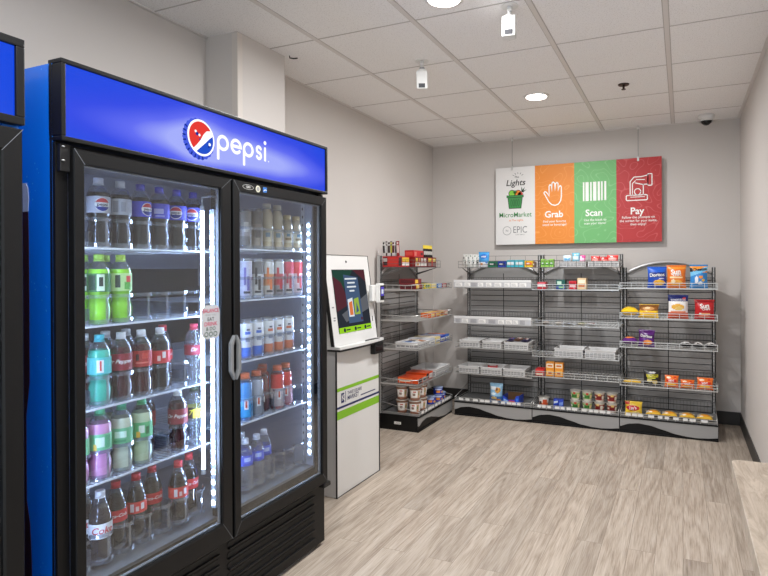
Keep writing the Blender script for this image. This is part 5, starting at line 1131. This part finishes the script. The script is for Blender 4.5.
for k, (x, w) in enumerate(((.322, .245), (.590, .250))):
    place(tray(('white slotted tray, left of the pair on the middle rack', 'white slotted tray, right of the pair on the middle rack')[k], 'white trays on the middle rack', w, .22, .066), 'B', x, .022, SB_[2] + .001)
place(carton('snack_box', 'small red box at the left end beside the orange boxes', 'box', GB1, .078, .09, .060, (196, 30, 36), [('f', .1, .9, .1, .4, (236, 220, 190)), ('f', .1, .9, .62, .85, (230, 80, 70)), ('t', .05, .95, .05, .95, (206, 40, 40))]), 'B', .066, .02, SB_[3] + .001)
for k, x in enumerate((.157, .236)):
    place(carton('snack_box', ('orange and white upright box, left of the pair on the middle rack', 'orange and white upright box, right of the pair on the middle rack')[k], 'box', 'orange boxes on the middle rack', .072, .06, .124, (236, 150, 40), [('f', .08, .92, .62, .92, (240, 226, 200)), ('f', .2, .8, .70, .82, (206, 110, 40)), ('f', .12, .88, .10, .42, (244, 196, 110)), ('f', .3, .7, .18, .34, (190, 70, 40))]), 'B', x, .025, SB_[3] + .001)
GBB = 'cups on the base of the middle rack'
place(cup('noodle_cup', 'single white and orange cup at the left of the middle rack base', GBB, .036, .047, .088, [Wt, (226, 110, 50), (236, 200, 180), Wt, Wt], [(.0, .9, .25, .8, (206, 80, 40)), (-.8, -.3, .3, .6, (90, 60, 50))]), 'B', .090, .075, .140)
t = thing('snack_tub', 'two-lobed blue snack pack on the middle rack base', 'snack pack', group=GBB); mb = MB()
for sx in (-1, 1): mb.box(sx * .022 - .021, sx * .022 + .021, 0, .06, 0, .078, M_FILM, .004, col=(36, 70, 190))
mb.build('pack', t); mb = MB(); f = front(0, 0, -.0008); mb.poly([(-.04, .04), (-.004, .052), (-.004, .068), (-.04, .06)], f, M_FILM, col=(200, 214, 240)); mb.poly([(.006, .02), (.04, .03), (.04, .06), (.006, .05)], f, M_FILM, col=(120, 150, 226)); mb.poly([(-.036, .008), (.0, .012), (.0, .034), (-.036, .03)], f, M_FILM, col=(20, 40, 130)); mb.build('printed_front', t)
place(t, 'B', .226, .05, .140, .1)
CG = ([(226, 224, 210), (150, 190, 120), (226, 226, 206), (150, 190, 120), (206, 200, 180)], [(-.7, .5, .3, .62, (60, 120, 50)), (-.3, .2, .66, .86, (206, 60, 44)), (.55, 1.1, .3, .7, (236, 214, 150))])
CR = ([(226, 216, 204), (176, 50, 40), (226, 210, 190), (150, 60, 44), (206, 196, 176)], [(-.7, .5, .3, .62, (120, 20, 24)), (-.3, .3, .66, .86, (236, 200, 120)), (.55, 1.1, .3, .7, (232, 222, 206))])
protos = {}
for c in range(4):
    for r_ in range(2):
        kk = 'g' if c < 2 else 'r'
        lab = ('upper ' if r_ else 'lower ') + ('green' if c < 2 else 'red') + ' noodle cup, ' + ('left stack', 'right stack')[c % 2] + ' of the two ' + ('green' if c < 2 else 'red') + ' stacks'
        loc, a = at('B', (.372 + .1035 * c), .07, .140 + r_ * .0865, random.uniform(-.3, .3))
        if kk not in protos:
            cc, dd = CG if kk == 'g' else CR; protos[kk] = cup('noodle_cup', lab, 'stacked noodle cups on the middle rack', .034, .0448, .085, cc, dd); o = protos[kk]; o.location = loc; o.rotation_euler = (0, 0, a)
        else: dup(protos[kk], loc, a, lab, 'stacked noodle cups on the middle rack')
# ---- rack D (end towards the viewer; x runs away from the viewer, y towards the wall)
GDt = 'candy in the top basket of the left-wall rack'
zD = 1.402
t_ = carton('candy_box', 'red candy display box at the near end of the left-wall rack', 'box', GDt, .22, .15, .092, (190, 30, 32), [('l', .05, .30, .15, .9, (60, 20, 24)), ('l', .36, .98, .1, .9, (214, 46, 36)), ('l', .04, .30, .5, .8, (206, 200, 196)), ('f', .05, .3, .1, .9, (60, 20, 24)), ('f', .35, .95, .5, .9, (224, 190, 60)), ('f', .35, .95, .12, .42, (236, 232, 226)), ('t', .04, .96, .06, .94, (60, 24, 24))])
place(t_, 'D', .125, .20, zD)
place(carton('candy_box', 'dark red candy display box with white band, middle of the left-wall rack top', 'box', GDt, .25, .13, .088, (130, 22, 26), [('f', .03, .97, .1, .44, (232, 228, 222)), ('f', .06, .2, .56, .9, (236, 200, 60)), ('f', .3, .42, .56, .9, (200, 120, 50)), ('f', .5, .62, .56, .9, (226, 220, 214)), ('f', .7, .92, .56, .9, (210, 204, 196)), ('f', .1, .3, .16, .4, (206, 150, 90)), ('t', .04, .96, .06, .94, (50, 20, 20))]), 'D', .375, .150, zD)
place(carton('candy_box', 'dark red candy display box with yellow ovals, far end of the left-wall rack', 'box', GDt, .20, .13, .090, (120, 20, 24), [('f', .08, .42, .56, .9, (226, 196, 70)), ('f', .6, .9, .56, .86, (232, 220, 130)), ('f', .05, .95, .1, .42, (150, 130, 126)), ('f', .44, .56, .1, .9, (196, 30, 32)), ('t', .04, .96, .06, .94, (40, 20, 20))]), 'D', .615, .150, zD)
place(carton('candy_box', 'bright red candy box stacked on top of the dark red ones', 'box', GDt, .21, .09, .062, (200, 28, 34), [('f', .08, .3, .2, .8, (226, 120, 110)), ('f', .7, .92, .3, .7, (90, 20, 24)), ('l', .1, .9, .2, .8, (226, 80, 70)), ('t', .1, .9, .1, .9, (150, 20, 26))]), 'D', .385, .18, zD + .0885)
DC = [((226, 224, 220), (40, 30, 32)), ((70, 30, 36), (226, 222, 218)), ((226, 222, 220), (60, 44, 40)), ((44, 36, 36), (200, 190, 60)), ((224, 220, 218), (90, 40, 44)), ((206, 200, 196), (50, 40, 44)), ((150, 40, 44), (226, 200, 196))]
for k in range(7):
    c, c2 = DC[k]; i_ = Ink(c).rect(.15, .85, .2, .7, c2).rect(.2, .8, .8, .9, c2)
    place(bag('candy_bar', ('first', 'second', 'third', 'fourth', 'fifth', 'sixth', 'seventh')[k] + ' candy bar from the left wall standing in the near red display box', 'candy bar', 'candy bars standing in the near red box', .032, .13, .016, i_, seed=80 + k, tilt=.05 * (k % 3 - 1), res=10), 'D', .035 + .012 * (k % 2), .343 - .0225 * k, zD + .0935, -PI / 2 + .15 * (k % 3 - 1))
for k in range(6):
    i_ = Ink((36, 30, 32)).rect(0, 1, .72, 1, (236, 210, 70)).rect(.2, .8, .2, .5, (200, 196, 190))
    place(bag('candy_bar', ('first', 'second', 'third', 'fourth', 'fifth', 'last')[k] + ' yellow-topped dark candy stick counting from the near side', 'candy bar', 'yellow-topped sticks', .034, .115, .016, i_, seed=90 + k, tilt=.1 * (k % 2), res=10), 'D', .548 + .030 * k, .20 - .006 * (k % 2), zD + .0915, -.4)
GD1 = 'boxes on the second row of the left-wall rack'
for k in range(2):
    place(carton('candy_box', ('lower', 'upper')[k] + ' of two stacked dark red boxes with yellow ends', 'box', GD1, .13, .15, .044, (120, 24, 32), [('f', .05, .5, .15, .85, (232, 190, 60)), ('l', .08, .92, .2, .8, (84, 16, 24)), ('t', .1, .9, .1, .9, (90, 20, 26))]), 'D', .08, .03 + .01 * k, SD[0] + .001 + .0445 * k)
for k, (x, w, c, c2, lb) in enumerate(((.23, .11, (226, 206, 60), (50, 120, 50), 'green and yellow candy pack behind the dark red boxes'), (.37, .11, (232, 206, 90), (236, 226, 190), 'pale yellow candy pack in the middle of the row'), (.50, .10, (60, 120, 190), (200, 216, 236), 'blue candy pack beyond the yellow ones'), (.61, .10, (180, 80, 80), (226, 210, 206), 'dusty red candy pack near the far end of the row'), (.70, .07, (120, 110, 106), (220, 214, 210), 'grey candy pack at the far end of the row'))):
    place(carton('candy_pack', lb, 'candy packet', GD1, w, .10, .046 - .003 * k, c, [('f', .1, .9, .2, .75, c2), ('t', .1, .9, .1, .9, c2), ('l', .1, .9, .2, .8, c2)]), 'D', x, .02, SD[0] + .001)
for k, (x, c, c2) in enumerate(((.34, (226, 110, 50), (244, 220, 120)), (.44, (196, 60, 40), (240, 200, 90)), (.55, (236, 190, 60), (150, 60, 40)), (.65, (206, 90, 50), (236, 224, 200)))):
    place(carton('candy_pack', ('nearest', 'second nearest', 'second farthest', 'farthest')[k] + ' orange and yellow pack on the third row of the left-wall rack', 'candy packet', 'orange and yellow packs', .09, .10, .042, c, [('f', .1, .9, .2, .75, c2), ('t', .1, .9, .1, .9, c2)]), 'D', x, .02, SD[1] + .001)
GD3 = 'trays on the left-wall rack'
place(tray('white tray at the near end of the left-wall rack fourth row', GD3, .22, .22, .046), 'D', .150, .02, SD[2] + .001)
for k in range(3):
    i_ = Ink(((190, 196, 206), (206, 204, 200), (170, 120, 90))[k]).rect(.1, .9, .3, .7, ((90, 120, 170), (110, 110, 116), (226, 210, 190))[k])
    place(bag('snack_bar', ('near', 'middle', 'far')[k] + ' wrapped bar lying in the near white tray of the left-wall rack', 'snack bar', 'bars in the near white tray', .06, .17, .024, i_, seed=100 + k, lying=True, res=12), 'D', .082 + .068 * k, .13, SD[2] + .028, .05 * k)
for k, (x, w, c, c2, lb) in enumerate(((.33, .12, (196, 200, 206), (236, 236, 236), 'pale grey box beyond the near white tray'), (.455, .11, (226, 206, 140), (240, 236, 220), 'cream box in the middle of the fourth row'), (.57, .10, (40, 70, 180), (190, 200, 230), 'dark blue box near the far end of the fourth row'), (.675, .09, (60, 110, 200), (226, 130, 80), 'blue and orange box at the far end of the fourth row'))):
    place(carton('snack_box', lb, 'box', GD3, w, .22, .058, c, [('f', .06, .94, .15, .6, Wt), ('f', .15, .85, .25, .45, (90, 96, 110)), ('t', .1, .9, .1, .9, c2), ('l', .1, .9, .2, .8, c2)]), 'D', x, .02, SD[2] + .001)
GD4 = 'orange boxes on the left-wall rack'
place(carton('snack_box', 'orange box with white lettering at the near end of the left-wall rack', 'box', GD4, .16, .20, .048, (224, 84, 30), [('l', .08, .62, .28, .62, (246, 220, 196)), ('l', .06, .7, .70, .84, (240, 150, 90)), ('f', .04, .4, .1, .9, (40, 34, 34)), ('f', .48, .96, .1, .9, (206, 200, 196)), ('f', .55, .9, .3, .6, (50, 50, 54)), ('t', .04, .96, .06, .94, (210, 70, 24))]), 'D', .12, .02, SD[3] + .001)
place(carton('snack_box', 'second orange box standing directly behind the near orange one', 'box', GD4, .14, .20, .062, (214, 80, 34), [('f', .05, .35, .1, .9, (44, 38, 38)), ('f', .45, .95, .15, .8, (206, 202, 200)), ('t', .04, .96, .06, .94, (190, 66, 26)), ('l', .05, .95, .1, .9, (190, 66, 26))]), 'D', .285, .03, SD[3] + .001)
place(tray('white tray at the far end of the left-wall rack above the blue cans', GD3, .32, .25, .064), 'D', .555, .02, SD[3] + .001)
CN = ([(150, 104, 84), (226, 220, 212), (234, 230, 226), (234, 230, 226), (132, 96, 76)], [(-.5, .4, .30, .80, (242, 238, 232)), (-.4, .1, .38, .56, (116, 78, 58)), (-.3, .2, .62, .72, (190, 60, 50)), (.55, 1.0, .2, .75, (196, 150, 120)), (-1.4, -.85, .2, .8, (96, 84, 80)), (.62, .85, .4, .62, (96, 130, 66))])
proto = None
for q, (x, y, nm) in enumerate(((.075, .195, 'left stack nearest the viewer'), (.075, .072, 'right stack nearest the viewer'), (.200, .072, 'stack behind the right one'))):
    for r_ in range(2):
        lab = ('upper' if r_ else 'lower') + ' tall brown and white soup cup in the ' + nm
        loc, a = at('D', x, y, .140 + r_ * .1165, -PI / 2 + random.uniform(-.2, .2) + .3)
        if proto is None: proto = cup('soup_cup', lab, 'stacked soup cups on the left-wall rack', .042, .054, .115, *CN); proto.location = loc; proto.rotation_euler = (0, 0, a)
        else: dup(proto, loc, a, lab, 'stacked soup cups on the left-wall rack')
def snack_can(label):
    t = thing('snack_can', label, 'can', group='blue snack cans'); mb = MB(); h = .062; r = .044
    mb.lathe([(r, 0), (r, .004), (r, .03), (r, h - .004), (r, h)], M_FILM, 22, col=[(30, 60, 170)] * 4)
    rm = r + .0006
    for a0, a1, z0, z1, c in ((-.7, .2, .25, .6, (226, 140, 60)), (-.9, .6, .66, .86, (200, 210, 240)), (.5, 1.2, .2, .5, (232, 170, 90))):
        for k in range(5):
            a, b = a0 + (a1 - a0) * k / 5, a0 + (a1 - a0) * (k + 1) / 5; mb.face([(rm * math.sin(q), -rm * math.cos(q), z * h) for q, z in ((a, z0), (b, z0), (b, z1), (a, z1))], M_FILM, True, col=c)
    mb.build('tin', t); mb = MB(); mb.lathe([(r + .0015, h - .004), (r + .0015, h + .003), (r - .002, h + .004)], mat('frosted_lid', (150, 170, 206), .4), 22); mb.build('lid', t); return t
cp = snack_can('blue snack can in front, alone at the near side of the blue group')
cp.location, a = at('D', .46, .10, .140, -1.0); cp.rotation_euler = (0, 0, a)
for x, y, z, lab in ((.575, .075, .140, 'lower blue snack can of the two-high stack at the far end'), (.575, .075, .2075, 'upper blue snack can of the two-high stack at the far end'), (.675, .09, .140, 'blue snack can farthest back on the rack base')):
    loc, a = at('D', x, y, z, -.9); dup(cp, loc, a, lab, 'blue snack cans')
